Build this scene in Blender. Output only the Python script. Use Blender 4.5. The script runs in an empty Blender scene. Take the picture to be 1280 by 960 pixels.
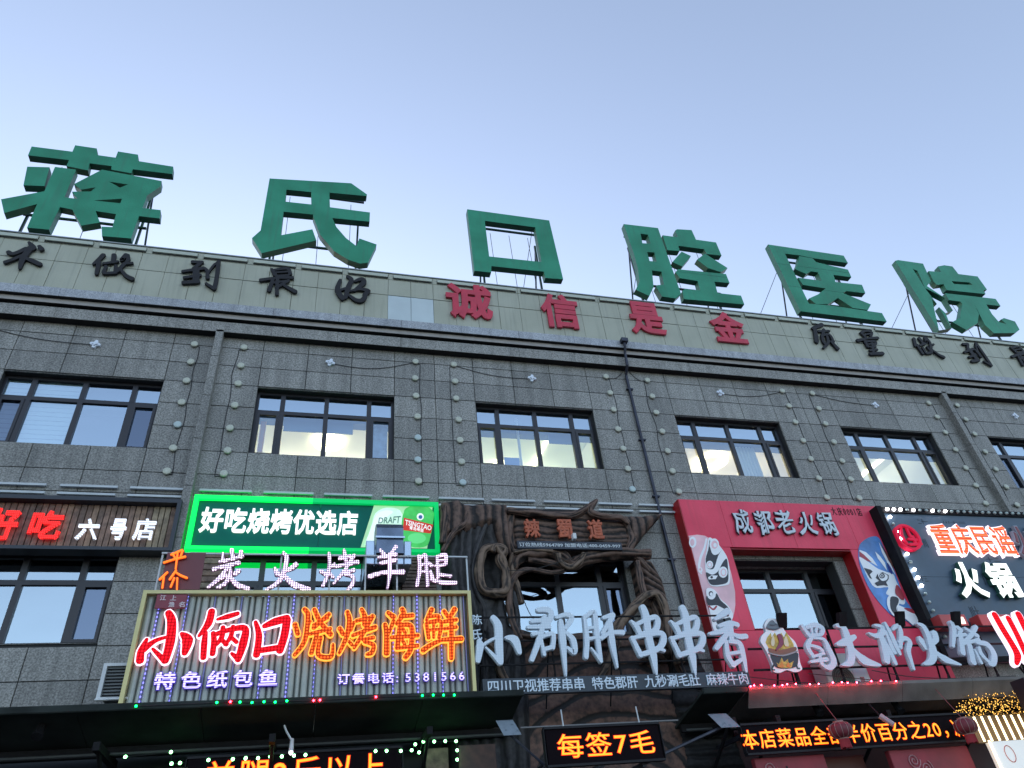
import bpy, math, random
from mathutils import Vector, noise
from mathutils.geometry import tessellate_polygon
random.seed(7)
S = bpy.context.scene
C = S.collection

# ------------------------------------------------------------------ camera
CAM = Vector((0, 0, 1.6))
FW = Vector((0.24675481, 0.75788445, 0.60392319))
RT = Vector((0.96634665, -0.23919101, -0.0946669))
UP = Vector((-0.07270642, -0.60695866, 0.79140063))
FPX = 890.2
cam = bpy.data.cameras.new('camera'); co = bpy.data.objects.new('camera', cam); C.objects.link(co)
from mathutils import Matrix
m3 = Matrix((RT, UP, -FW)).transposed()
co.matrix_world = Matrix.Translation(CAM) @ m3.to_4x4()
cam.sensor_width = 36; cam.lens = FPX / 1280 * 36; cam.clip_start = 0.05; cam.clip_end = 3000
S.camera = co
# ------------------------------------------------------------------ sky, sun, exposure
w = bpy.data.worlds.new('World'); S.world = w; w.use_nodes = True
nt = w.node_tree; nt.nodes.clear()
sky = nt.nodes.new('ShaderNodeTexSky'); sky.sky_type = 'NISHITA'; sky.sun_disc = False
SUN_EL, SUN_AZ = math.radians(11), math.radians(-8)
sky.sun_elevation = SUN_EL; sky.sun_rotation = SUN_AZ
sky.air_density = 1.0; sky.dust_density = 1.0; sky.ozone_density = 2.3
bg = nt.nodes.new('ShaderNodeBackground'); bg.inputs[1].default_value = 0.15
wo = nt.nodes.new('ShaderNodeOutputWorld')
hs = nt.nodes.new('ShaderNodeHueSaturation'); hs.inputs['Saturation'].default_value = .72
tn = nt.nodes.new('ShaderNodeMix'); tn.data_type = 'RGBA'; tn.blend_type = 'MULTIPLY'; tn.inputs[0].default_value = 1; tn.inputs[7].default_value = (1.0, .98, 1.01, 1)
nt.links.new(sky.outputs[0], hs.inputs['Color']); nt.links.new(hs.outputs[0], tn.inputs[6]); nt.links.new(tn.outputs[2], bg.inputs[0]); nt.links.new(bg.outputs[0], wo.inputs[0])
sl = bpy.data.lights.new('sun', 'SUN'); sl.energy = 0.6; sl.angle = math.radians(12); sl.color = (1, .93, .85)
so = bpy.data.objects.new('sun', sl); C.objects.link(so)
sd = Vector((math.sin(SUN_AZ) * math.cos(SUN_EL), math.cos(SUN_AZ) * math.cos(SUN_EL), math.sin(SUN_EL)))
so.rotation_euler = sd.to_track_quat('Z', 'Y').to_euler()
S.view_settings.view_transform = 'Standard'; S.view_settings.look = 'None'
S.view_settings.exposure = 1.66; S.view_settings.gamma = 1
S.render.engine = 'CYCLES'
S.cycles.use_denoising = True
S.cycles.max_bounces = 8

# ------------------------------------------------------------------ helpers
def at(px, py, Y):
    """point of the plane y=Y (a plane parallel to the facade) measured at a photo pixel -> (X, Z)"""
    d = FW * FPX + RT * (px - 640) - UP * (py - 480)
    t = Y / d.y
    return (d.x * t, d.z * t + 1.6)

EK = .42   # one scale for everything that glows
MATS = {}
def mat(name, col, rough=.6, metal=0, var=0, scale=8, bump=0, bscale=60, spec=.5, emit=None, estr=0, var2=None):
    if name in MATS: return MATS[name]
    m = bpy.data.materials.new(name); m.use_nodes = True
    n = m.node_tree.nodes; l = m.node_tree.links; b = n['Principled BSDF']
    b.inputs['Base Color'].default_value = (*col, 1); b.inputs['Roughness'].default_value = rough
    b.inputs['Metallic'].default_value = metal; b.inputs['Specular IOR Level'].default_value = spec
    if var or bump:
        g = n.new('ShaderNodeNewGeometry')
    if var:
        t = n.new('ShaderNodeTexNoise'); t.inputs['Scale'].default_value = scale; t.inputs['Detail'].default_value = 6
        l.new(g.outputs['Position'], t.inputs['Vector'])
        r = n.new('ShaderNodeValToRGB')
        r.color_ramp.elements[0].position = .3; r.color_ramp.elements[1].position = .7
        lo = var2 or tuple(c * (1 - var) for c in col)
        r.color_ramp.elements[0].color = (*lo, 1)
        r.color_ramp.elements[1].color = (*[min(1, c * (1 + var)) for c in col], 1)
        l.new(t.outputs[0], r.inputs[0]); l.new(r.outputs[0], b.inputs['Base Color'])
        rr = n.new('ShaderNodeMapRange'); rr.inputs[3].default_value = max(0, rough - .12); rr.inputs[4].default_value = min(1, rough + .12)
        l.new(t.outputs[0], rr.inputs[0]); l.new(rr.outputs[0], b.inputs['Roughness'])
    if bump:
        t2 = n.new('ShaderNodeTexNoise'); t2.inputs['Scale'].default_value = bscale; t2.inputs['Detail'].default_value = 4
        l.new(g.outputs['Position'], t2.inputs['Vector'])
        bp = n.new('ShaderNodeBump'); bp.inputs['Strength'].default_value = bump; bp.inputs['Distance'].default_value = .02
        l.new(t2.outputs[0], bp.inputs['Height']); l.new(bp.outputs[0], b.inputs['Normal'])
    if emit:
        b.inputs['Specular IOR Level'].default_value = .1
        b.inputs['Emission Color'].default_value = (*emit, 1); b.inputs['Emission Strength'].default_value = estr * EK
    MATS[name] = m
    return m

def led(name, base, glow, strength, pitch=.03, duty=.36, row=False, base_glow=0.0):
    """LED dots: a grid of small lamps in the face of a sign letter"""
    m = bpy.data.materials.new(name); m.use_nodes = True
    n = m.node_tree.nodes; l = m.node_tree.links; b = n['Principled BSDF']
    b.inputs['Base Color'].default_value = (*base, 1); b.inputs['Roughness'].default_value = .8; b.inputs['Specular IOR Level'].default_value = .08
    g = n.new('ShaderNodeNewGeometry'); s = n.new('ShaderNodeSeparateXYZ'); l.new(g.outputs['Position'], s.inputs[0])
    def M(op, a, bb=None):
        x = n.new('ShaderNodeMath'); x.operation = op
        for i, v in enumerate((a, bb)):
            if v is None: continue
            if isinstance(v, (int, float)): x.inputs[i].default_value = v
            else: l.new(v, x.inputs[i])
        return x.outputs[0]
    fx = M('SUBTRACT', M('FRACT', M('DIVIDE', M('ADD', s.outputs[0], 50), pitch)), .5)
    fz = M('SUBTRACT', M('FRACT', M('DIVIDE', M('ADD', s.outputs[2], 50), pitch)), .5)
    if row: d = M('ABSOLUTE', fz)
    else: d = M('SQRT', M('ADD', M('MULTIPLY', fx, fx), M('MULTIPLY', fz, fz)))
    on = M('LESS_THAN', d, duty)
    e = M('ADD', M('MULTIPLY', on, strength * EK), base_glow * EK)
    b.inputs['Emission Color'].default_value = (*glow, 1); l.new(e, b.inputs['Emission Strength'])
    MATS[name] = m
    return m

class MB:
    """collects shapes, then links them as one mesh object"""
    def __init__(s): s.v = []; s.f = []; s.mi = []
    def add(s, vs, fs, mi=0):
        k = len(s.v); s.v += [tuple(v) for v in vs]; s.f += [tuple(i + k for i in f) for f in fs]; s.mi += [mi] * len(fs)
        return s
    def box(s, x0, x1, y0, y1, z0, z1, mi=0):
        vs = [(x, y, z) for x in (x0, x1) for y in (y0, y1) for z in (z0, z1)]
        return s.add(vs, [(0, 1, 3, 2), (4, 6, 7, 5), (0, 4, 5, 1), (2, 3, 7, 6), (0, 2, 6, 4), (1, 5, 7, 3)], mi)
    def bbox(s, x0, x1, y0, y1, z0, z1, b=.01, mi=0):
        """box whose front (low y) edges are chamfered"""
        vs = [(x0, y1, z0), (x1, y1, z0), (x1, y1, z1), (x0, y1, z1),
              (x0, y0 + b, z0), (x1, y0 + b, z0), (x1, y0 + b, z1), (x0, y0 + b, z1),
              (x0 + b, y0, z0 + b), (x1 - b, y0, z0 + b), (x1 - b, y0, z1 - b), (x0 + b, y0, z1 - b)]
        fs = [(0, 3, 2, 1)]
        for i in range(4):
            j = (i + 1) % 4
            fs += [(i, j, 4 + j, 4 + i), (4 + i, 4 + j, 8 + j, 8 + i)]
        fs.append((8, 9, 10, 11))
        return s.add(vs, fs, mi)
    def prism(s, loops, y0, y1, mi=0, side=None):
        """loops: outer (X,Z) polygon followed by holes; y0 front, y1 back"""
        side = mi if side is None else side
        tri = tessellate_polygon([[Vector((x, z, 0)) for x, z in lp] for lp in loops])
        pts = [p for lp in loops for p in lp]; n = len(pts)
        vs = [(x, y0, z) for x, z in pts] + [(x, y1, z) for x, z in pts]
        ff = []
        for a, b, c in tri:
            A, B, D = pts[a], pts[b], pts[c]
            ar = (B[0] - A[0]) * (D[1] - A[1]) - (B[1] - A[1]) * (D[0] - A[0])
            if abs(ar) < 1e-12: continue
            if ar < 0: b, c = c, b
            ff.append((a, b, c))
        s.add(vs, ff + [(n + c, n + b, n + a) for a, b, c in ff], mi)
        k = len(s.v) - 2 * n; o = 0
        for q, lp in enumerate(loops):
            ar = sum(lp[i][0] * lp[(i + 1) % len(lp)][1] - lp[(i + 1) % len(lp)][0] * lp[i][1] for i in range(len(lp)))
            ccw = ar > 0
            if q: ccw = not ccw
            for i in range(len(lp)):
                a = k + o + i; b = k + o + (i + 1) % len(lp)
                f = (a, a + n, b + n, b) if ccw else (b, b + n, a + n, a)
                s.f.append(f[::-1] if False else f); s.mi.append(side)
            o += len(lp)
        return s
    def tube(s, pts, r, n=8, mi=0, closed=False, wob=0):
        pts = [Vector(p) for p in pts]; N = len(pts)
        rs = r if isinstance(r, (list, tuple)) else [r] * N
        vs = []
        for i, p in enumerate(pts):
            if closed: t = pts[(i + 1) % N] - pts[i - 1]
            else: t = pts[min(i + 1, N - 1)] - pts[max(i - 1, 0)]
            if t.length < 1e-9: t = Vector((0, 0, 1))
            t.normalize(); ref = Vector((0, 1, 0)) if abs(t.y) < .9 else Vector((1, 0, 0))
            a = t.cross(ref).normalized(); b = t.cross(a)
            for k in range(n):
                an = 2 * math.pi * k / n
                rr = rs[i] * (1 + (wob * noise.noise(Vector((k * 1.7, i * .35, p.x * 3))) if wob else 0))
                vs.append(p + (a * math.cos(an) + b * math.sin(an)) * rr)
        fs = []
        for i in range(N if closed else N - 1):
            j = (i + 1) % N
            for k in range(n):
                k2 = (k + 1) % n
                fs.append((i * n + k, i * n + k2, j * n + k2, j * n + k))
        if not closed: fs += [tuple(range(n))[::-1], tuple((N - 1) * n + k for k in range(n))]
        return s.add(vs, fs, mi)
    def mesh(s, name):
        me = bpy.data.meshes.new(name); me.from_pydata(s.v, [], s.f)
        me.polygons.foreach_set('material_index', s.mi); me.update()
        return me
    def build(s, name, mats, parent=None, smooth=False, origin=None):
        me = s.mesh(name)
        return link(name, me, mats, parent, smooth, origin)

def link(name, me, mats, parent=None, smooth=False, origin=None):
    if not isinstance(mats, (list, tuple)): mats = [mats]
    for m in mats: me.materials.append(m)
    if smooth: me.polygons.foreach_set('use_smooth', [True] * len(me.polygons))
    o = bpy.data.objects.new(name, me); C.objects.link(o)
    off = Vector(origin) if origin else (parent.location.copy() if parent and parent.parent is None else Vector())
    if parent and parent.parent is not None: off = parent.parent.location.copy()
    if off.length:
        me.transform(Matrix.Translation(-off))
    if parent: o.parent = parent
    else: o.location = off
    return o

def tag(o, label, cat, group=None, kind=None):
    if label: o['label'] = label
    if cat: o['category'] = cat
    if group: o['group'] = group
    if kind: o['kind'] = kind
    return o
def thing(name, label, cat, loc, group=None):
    o = bpy.data.objects.new(name, None); C.objects.link(o); o.location = loc; o.empty_display_size = .2
    return tag(o, label, cat, group)
def struct(o): o['kind'] = 'structure'; return o
def centred(mb):
    xs = [v[0] for v in mb.v]; ys = [v[1] for v in mb.v]; zs = [v[2] for v in mb.v]
    return ((min(xs) + max(xs)) / 2, max(ys), min(zs))

# text as real letters -----------------------------------------------------
def glyph(txt, off=0.0, res=3, warp=0, seed=0):
    c = bpy.data.curves.new('lettering', 'FONT'); c.body = txt; c.resolution_u = res
    c.fill_mode = 'BOTH'; c.extrude = .5; c.bevel_depth = off; c.bevel_resolution = 0
    o = bpy.data.objects.new('lettering', c); C.objects.link(o)
    bpy.context.view_layer.update()
    me = bpy.data.meshes.new_from_object(o)
    vs = [tuple(v.co) for v in me.vertices]; fs = [tuple(p.vertices) for p in me.polygons]
    bpy.data.objects.remove(o); bpy.data.curves.remove(c); bpy.data.meshes.remove(me)
    if warp:
        vs = [(x + warp * noise.noise(Vector((x * 2.2 + seed, y * 2.2, seed * 3.1))), y + warp * noise.noise(Vector((x * 2.2, y * 2.2 + seed, 9 + seed))), z) for x, y, z in vs]
    return vs, fs
def put(mb, g, x0, x1, z0, z1, yf, yb, box=None, mi=0, shear=0):
    """place glyph so that `box` (glyph x0,x1,y0,y1; default its bounds) fills the rectangle"""
    vs, fs = g
    if box is None:
        box = (min(v[0] for v in vs), max(v[0] for v in vs), min(v[1] for v in vs), max(v[1] for v in vs))
    a, b, c, d = box; zmx = max(v[2] for v in vs)
    out = []
    for x, y, z in vs:
        u = (x - a) / (b - a); t = (y - c) / (d - c)
        ch = .006 if abs(z) < .5001 and zmx > .5001 else 0
        if yb - yf < .02: ch *= .25
        out.append((x0 + u * (x1 - x0) + shear * (t - .5) * (z1 - z0), yf + ch if z > 0 else yb, z0 + t * (z1 - z0)))
    mb.add(out, fs, mi)
def rect(Y, p, q, kind='TLBR'):
    a = at(*p, Y); b = at(*q, Y)
    return min(a[0], b[0]), max(a[0], b[0]), min(a[1], b[1]), max(a[1], b[1])
EM = (0.0, 1.0, -.12, .88)
def adv(ch): return 1 if ord(ch) > 255 and ch not in '，' else (.75 if ch == '，' else .56)
def row(parent, txt, Y, R, depth, mats, off=.02, warp=0, shear=0, edge=0, edge_mat=None, name='character', fill=.96, one=False, tall=False):
    """a row of characters, each a part; edge adds a wider outline letter behind"""
    x0, x1, z0, z1 = R; p = (x1 - x0) / sum(adv(c) for c in txt)
    g1 = MB(); g2 = MB(); x = x0
    for i, ch in enumerate(txt):
        w_ = p * adv(ch); a = x + w_ * (1 - fill) / 2; b = a + w_ * fill; x += w_
        if ch == ' ': continue
        bx = EM if ord(ch) > 255 else (-.03, .53, -.12, .88)
        if tall and ord(ch) < 256: bx = (-.03, .53, -.03, .71)
        if ch == '，': bx = (-.05, .7, -.12, .88)
        m = g1 if one else MB()
        put(m, glyph(ch, off, 3, warp, i + 1), a, b, z0, z1, Y - depth, Y, bx, 0, shear)
        if not one: ob = m.build(name, mats, parent)
        if edge:
            e = g2 if one else MB()
            put(e, glyph(ch, off + edge, 3, warp, i + 1), a, b, z0, z1, Y - depth + .008, Y + .002, bx, 0, shear)
            if not one: e.build('letter_outline', edge_mat, ob)
    if one:
        ob = g1.build(name, mats, parent)
        if edge: g2.build('letter_outline', edge_mat, ob)

def flat_text(parent, txt, Y, R, m, off=.01, name='lettering', depth=.004):
    g = glyph(txt, off, 2); mb = MB(); put(mb, g, *R, Y - depth, Y); return mb.build(name, m, parent)

# brush strokes --------------------------------------------------------------
def ribbon(pts, ws, steps=6):
    n = len(pts)
    if not isinstance(ws, (list, tuple)): ws = [ws] * n
    ws = list(ws) + [ws[-1]] * (n - len(ws))
    P = [pts[0]] + list(pts) + [pts[-1]]
    out = []; W = []
    for i in range(n - 1):
        p0, p1, p2, p3 = P[i], P[i + 1], P[i + 2], P[i + 3]
        for k in range(steps + (1 if i == n - 2 else 0)):
            t = k / steps
            q = [.5 * ((2 * p1[j]) + (-p0[j] + p2[j]) * t + (2 * p0[j] - 5 * p1[j] + 4 * p2[j] - p3[j]) * t * t + (-p0[j] + 3 * p1[j] - 3 * p2[j] + p3[j]) * t ** 3) for j in (0, 1)]
            out.append(q); W.append(ws[i] + (ws[i + 1] - ws[i]) * t)
    L = []; R_ = []; N = len(out)
    for i, (x, y) in enumerate(out):
        a = out[max(i - 1, 0)]; b = out[min(i + 1, N - 1)]
        dx, dy = b[0] - a[0], b[1] - a[1]; d = math.hypot(dx, dy) or 1
        nx, ny = -dy / d, dx / d; h = W[i] / 2
        L.append((x + nx * h, y + ny * h)); R_.append((x - nx * h, y - ny * h))
        if i == 0: d0 = (dx / d, dy / d)
        if i == N - 1: d1 = (dx / d, dy / d)
    cap0 = []; cap1 = []
    for k in (1, 2, 3):
        an = math.pi * k / 4
        h = W[-1] / 2; nx, ny = -d1[1], d1[0]
        cap1.append((out[-1][0] + nx * h * math.cos(an) + d1[0] * h * math.sin(an) * .8, out[-1][1] + ny * h * math.cos(an) + d1[1] * h * math.sin(an) * .8))
        h = W[0] / 2; nx, ny = -d0[1], d0[0]
        cap0.append((out[0][0] - nx * h * math.cos(an) - d0[0] * h * math.sin(an) * .8, out[0][1] - ny * h * math.cos(an) - d0[1] * h * math.sin(an) * .8))
    return L, R_, cap0, cap1
def strokes(mb, spec, org, Y, depth, grow=0.0, mi=0, back=0.0):
    """spec: list of (points, widths) in the measuring frame org=(ox,oy,scale); laid on the plane y=Y"""
    ox, oy, sc = org
    for k, (pts, ws) in enumerate(spec):
        cx, cy = pts[0]
        a = at(ox + cx / sc, oy + cy / sc, Y); b = at(ox + cx / sc + 1, oy + cy / sc, Y); c = at(ox + cx / sc, oy + cy / sc + 1, Y)
        mpp = math.sqrt(abs((b[0] - a[0]) * (c[1] - a[1]) - (b[1] - a[1]) * (c[0] - a[0]))) / sc
        if not isinstance(ws, (list, tuple)): ws = [ws]
        P = [at(ox + x / sc, oy + y / sc, Y) for x, y in pts]
        L, R_, c0, c1 = ribbon(P, [v * mpp + grow for v in ws])
        yf = Y - depth - .0007 * k + back; n = len(L)
        vs = []; ring = L + c1 + R_[::-1] + c0; N = len(ring)
        vs = [(x, yf, z) for x, z in ring] + [(x, Y + back * .5 - .0003 * k, z) for x, z in ring]
        fs = []
        idx = lambda i, side: i if side == 0 else n + 3 + (n - 1 - i)
        for i in range(n - 1):
            fs.append((idx(i, 0), idx(i, 1), idx(i + 1, 1), idx(i + 1, 0)))
        fs.append((n - 1, idx(n - 1, 1), n + 2, n + 1, n))
        o0 = 2 * n + 3
        fs.append((idx(0, 1), 0, o0 + 2, o0 + 1, o0))
        fs += [(i, (i + 1) % N, N + (i + 1) % N, N + i) for i in range(N)]
        mb.add(vs, fs, mi)
    return mb
def zpoly(pts, org, Y): return [at(org[0] + x / org[2], org[1] + y / org[2], Y) for x, y in pts]
def blob(cx, cy, rx, ry=None, n=18): return [(cx + rx * math.cos(2 * math.pi * i / n), cy + (ry or rx) * math.sin(2 * math.pi * i / n)) for i in range(n)]
def smooth_poly(pts, k=4):
    n = len(pts); out = []
    for i in range(n):
        p0, p1, p2, p3 = pts[i - 1], pts[i], pts[(i + 1) % n], pts[(i + 2) % n]
        for j in range(k):
            t = j / k
            out.append(tuple(.5 * ((2 * p1[a]) + (-p0[a] + p2[a]) * t + (2 * p0[a] - 5 * p1[a] + 4 * p2[a] - p3[a]) * t * t + (-p0[a] + 3 * p1[a] - 3 * p2[a] + p3[a]) * t ** 3) for a in (0, 1)))
    return out

# ------------------------------------------------------------------ materials
def granite(name, c1, c2, c3, sc=1.0):
    m = bpy.data.materials.new(name); m.use_nodes = True
    n = m.node_tree.nodes; l = m.node_tree.links; b = n['Principled BSDF']
    g = n.new('ShaderNodeNewGeometry')
    def N(s, d): 
        t = n.new('ShaderNodeTexNoise'); t.inputs['Scale'].default_value = s; t.inputs['Detail'].default_value = d; t.inputs['Roughness'].default_value = .7
        l.new(g.outputs['Position'], t.inputs['Vector']); return t
    t = N(36 * sc, 3); r = n.new('ShaderNodeValToRGB')
    e = r.color_ramp.elements; e[0].position = .36; e[0].color = (*c1, 1); e[1].position = .62; e[1].color = (*c3, 1)
    x = e.new(.5); x.color = (*c2, 1)
    l.new(t.outputs[0], r.inputs[0])
    big = N(.9, 4); mp = n.new('ShaderNodeMapRange'); mp.inputs[3].default_value = .8; mp.inputs[4].default_value = 1.2
    l.new(big.outputs[0], mp.inputs[0])
    oi = n.new('ShaderNodeObjectInfo'); mo = n.new('ShaderNodeMapRange'); mo.inputs[3].default_value = .86; mo.inputs[4].default_value = 1.12
    l.new(oi.outputs['Random'], mo.inputs[0])
    # rain streaks
    mapn = n.new('ShaderNodeMapping'); mapn.inputs['Scale'].default_value = (5, 5, .35); l.new(g.outputs['Position'], mapn.inputs[0])
    st = n.new('ShaderNodeTexNoise'); st.inputs['Scale'].default_value = 1.2; st.inputs['Detail'].default_value = 5; l.new(mapn.outputs[0], st.inputs['Vector'])
    ms = n.new('ShaderNodeMapRange'); ms.inputs[1].default_value = .3; ms.inputs[2].default_value = .6; ms.inputs[3].default_value = .74; ms.inputs[4].default_value = 1.04
    l.new(st.outputs[0], ms.inputs[0])
    def mul(a, bb):
        q = n.new('ShaderNodeMath'); q.operation = 'MULTIPLY'; l.new(a, q.inputs[0]); l.new(bb, q.inputs[1]); return q.outputs[0]
    k = mul(mul(mp.outputs[0], mo.outputs[0]), ms.outputs[0])
    v = n.new('ShaderNodeVectorMath'); v.operation = 'SCALE'; l.new(r.outputs[0], v.inputs[0]); l.new(k, v.inputs['Scale'])
    l.new(v.outputs[0], b.inputs['Base Color']); b.inputs['Roughness'].default_value = .55
    MATS[name] = m; return m
def faded_paint(name, c0, c1, dirt, streak=.35):
    m = bpy.data.materials.new(name); m.use_nodes = True
    n = m.node_tree.nodes; l = m.node_tree.links; b = n['Principled BSDF']; b.inputs['Roughness'].default_value = .5
    g = n.new('ShaderNodeNewGeometry'); t = n.new('ShaderNodeTexNoise'); t.inputs['Scale'].default_value = 1.1; t.inputs['Detail'].default_value = 8
    l.new(g.outputs['Position'], t.inputs['Vector'])
    r = n.new('ShaderNodeValToRGB'); e = r.color_ramp.elements; e[0].position = .35; e[1].position = .65; e[0].color = (*c0, 1); e[1].color = (*c1, 1); l.new(t.outputs[0], r.inputs[0])
    mp = n.new('ShaderNodeMapping'); mp.inputs['Scale'].default_value = (9, 9, .5); l.new(g.outputs['Position'], mp.inputs[0])
    t2 = n.new('ShaderNodeTexNoise'); t2.inputs['Scale'].default_value = 1.3; t2.inputs['Detail'].default_value = 6; l.new(mp.outputs[0], t2.inputs['Vector'])
    mr = n.new('ShaderNodeMapRange'); mr.inputs[1].default_value = .52; mr.inputs[2].default_value = .75; mr.inputs[3].default_value = 0; mr.inputs[4].default_value = streak; l.new(t2.outputs[0], mr.inputs[0])
    mx = n.new('ShaderNodeMix'); mx.data_type = 'RGBA'; l.new(mr.outputs[0], mx.inputs[0]); l.new(r.outputs[0], mx.inputs[6]); mx.inputs[7].default_value = (*dirt, 1)
    l.new(mx.outputs[2], b.inputs['Base Color'])
    t3 = n.new('ShaderNodeTexNoise'); t3.inputs['Scale'].default_value = 30; l.new(g.outputs['Position'], t3.inputs['Vector'])
    bp = n.new('ShaderNodeBump'); bp.inputs['Strength'].default_value = .15; bp.inputs['Distance'].default_value = .02; l.new(t3.outputs[0], bp.inputs['Height']); l.new(bp.outputs[0], b.inputs['Normal'])
    MATS[name] = m; return m
GRAN = granite('grey_granite', (.130, .128, .117), (.245, .242, .222), (.358, .354, .328))
LEDGE = granite('pale_granite', (.20, .22, .25), (.34, .36, .39), (.48, .50, .52), 1.6)
BEIGE = None
BEIGE = faded_paint('beige_panel', (.37, .38, .295), (.425, .435, .345), (.22, .23, .19), .4)
BEIGE2 = mat('beige_trim', (.46, .50, .42), .5, var=.08, scale=4)
PALE = mat('replaced_panel', (.52, .60, .62), .5, var=.06, scale=2)
JOINT = mat('dark_joint', (.03, .033, .035), .9)
GREEN = faded_paint('green_letter_face', (.006, .21, .105), (.018, .285, .155), (.04, .12, .08))
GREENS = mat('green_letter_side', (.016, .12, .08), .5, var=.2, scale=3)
STEEL = mat('dark_steel', (.05, .055, .075), .5, .6, var=.3, scale=5)
BLACKL = mat('black_letter', (.008, .008, .011), .7, var=.3, scale=6)
REDL = mat('red_letter', (.55, .035, .07), .5, var=.12, scale=3)
FRAME = mat('window_frame', (.018, .018, .024), .4)
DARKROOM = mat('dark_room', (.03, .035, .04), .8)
ROOM = mat('cream_room', (.80, .79, .66), .8)
ASPH = mat('asphalt', (.045, .045, .047), .9, var=.3, scale=3)
PAVE = mat('paving', (.10, .10, .097), .8, var=.2, scale=2)
WHITEM = mat('white_metal', (.62, .65, .66), .5, var=.08, scale=5)
ALU = mat('aluminium_tube', (.50, .54, .56), .5, 0, var=.1, scale=6)
LENS = mat('lamp_cover', (.50, .52, .43), .35, var=.12, scale=30)
STARM = mat('star_cover', (.70, .76, .84), .35)
WIRE = mat('black_cable', (.02, .02, .022), .6)
GOLD = mat('gold_trim', (.50, .44, .20), .35, .3, var=.1, scale=8)
BLK = mat('black_metal', (.012, .012, .014), .7, var=.3, scale=7, spec=.15)
CREAML = mat('room_lamp', (1, .9, .7), .5, emit=(1, .92, .66), estr=5)

def glass_mat(name, tint, refl, interior):
    m = bpy.data.materials.new(name); m.use_nodes = True
    n = m.node_tree.nodes; l = m.node_tree.links; n.clear()
    o = n.new('ShaderNodeOutputMaterial'); mx = n.new('ShaderNodeMixShader')
    gl = n.new('ShaderNodeBsdfGlossy'); gl.inputs['Color'].default_value = (*tint, 1); gl.inputs['Roughness'].default_value = .015
    tr = n.new('ShaderNodeBsdfTransparent'); tr.inputs['Color'].default_value = (*interior, 1)
    g = n.new('ShaderNodeNewGeometry'); t = n.new('ShaderNodeTexNoise'); t.inputs['Scale'].default_value = .8; l.new(g.outputs['Position'], t.inputs['Vector'])
    bp = n.new('ShaderNodeBump'); bp.inputs['Strength'].default_value = .25; bp.inputs['Distance'].default_value = .02; l.new(t.outputs[0], bp.inputs['Height']); l.new(bp.outputs[0], gl.inputs['Normal'])
    mx.inputs[0].default_value = refl
    l.new(tr.outputs[0], mx.inputs[1]); l.new(gl.outputs[0], mx.inputs[2]); l.new(mx.outputs[0], o.inputs[0])
    MATS[name] = m; return m
GLASS = glass_mat('window_glass', (.75, .90, 1.0), .52, (.75, .85, .85))
GLASSW = glass_mat('clear_window_glass', (.75, .88, 1.0), .30, (.90, .95, .93))
GLASSD = glass_mat('screened_glass', (.5, .6, .75), .30, (.35, .4, .45))
GLASSL = glass_mat('lower_window_glass', (.80, .92, .96), .46, (.6, .7, .7))

# ------------------------------------------------------------------ the ground
g = MB().box(-400, 400, -400, 400, -.3, 0).build('ground', ASPH); struct(g)
g = MB().box(-60, 60, 4, 12, .004, .13).build('pavement', PAVE); struct(g)

# ------------------------------------------------------------------ the building
BX0, BX1 = -9.3, 26.6
B = thing('hospital_building', 'three storey grey granite building with a beige parapet and rows of dark framed windows', 'building', (5, 12, 0))
WIN = [(-5.80, -3.10), (-1.385, 1.31), (3.03, 5.71), (7.715, 10.47), (12.19, 14.93), (16.70, 19.40)]
WZ0, WZ1 = 9.04, 10.57
LZ0, LZ1 = 5.58, 7.04
LWIN = [w_ for i, w_ in enumerate(WIN) if i in (0, 1, 2, 3)]
def in_win(x, z):
    for a, b in WIN:
        if a < x < b and WZ0 < z < WZ1: return True
    for a, b in LWIN:
        if a < x < b and LZ0 < z < LZ1: return True
    return False
# backing wall with real openings: piers and bands
wl = MB()
def wall_band(z0, z1, holes):
    x = BX0
    for a, b in holes:
        wl.box(x, a, 12.0, 12.28, z0, z1); x = b
    wl.box(x, BX1, 12.0, 12.28, z0, z1)
wall_band(10.57, 12.4, []); wall_band(9.04, 10.57, WIN); wall_band(7.04, 9.04, [])
wall_band(5.58, 7.04, LWIN); wall_band(4.2, 5.58, [])
wl.build('wall', JOINT, B)
# granite tiles
xs = []
gaps = []
for i in range(len(WIN)):
    a, b = WIN[i]; xs += [a, a + (b - a) / 3, a + 2 * (b - a) / 3, b]
    if i + 1 < len(WIN): xs.append((b + WIN[i + 1][0]) / 2)
xs = [-9.2, -8.3, -7.5, -6.66] + xs + [20.3, 21.2, 22.1, 23.0, 23.9, 24.8, 25.7, 26.6]
zr = [12.0 - .16, 11.525, 11.065, 10.595, 10.07, 9.55, 9.042, 8.553, 8.12, 7.6, 7.055, 6.54, 6.02, 5.53, 5.04, 4.55, 4.2]
tile_cache = {}
tiles = 0; rest = MB()
cells = []
for zi in range(len(zr) - 1):
    for xi in range(len(xs) - 1):
        x0, x1, z1, z0 = xs[xi], xs[xi + 1], zr[zi], zr[zi + 1]
        xm, zm = (x0 + x1) / 2, (z0 + z1) / 2
        if in_win(xm, zm): continue
        cells.append((xm - 6 if False else abs(xm - 4) + abs(zm - 9), x0, x1, z0, z1))
cells.sort()
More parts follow.
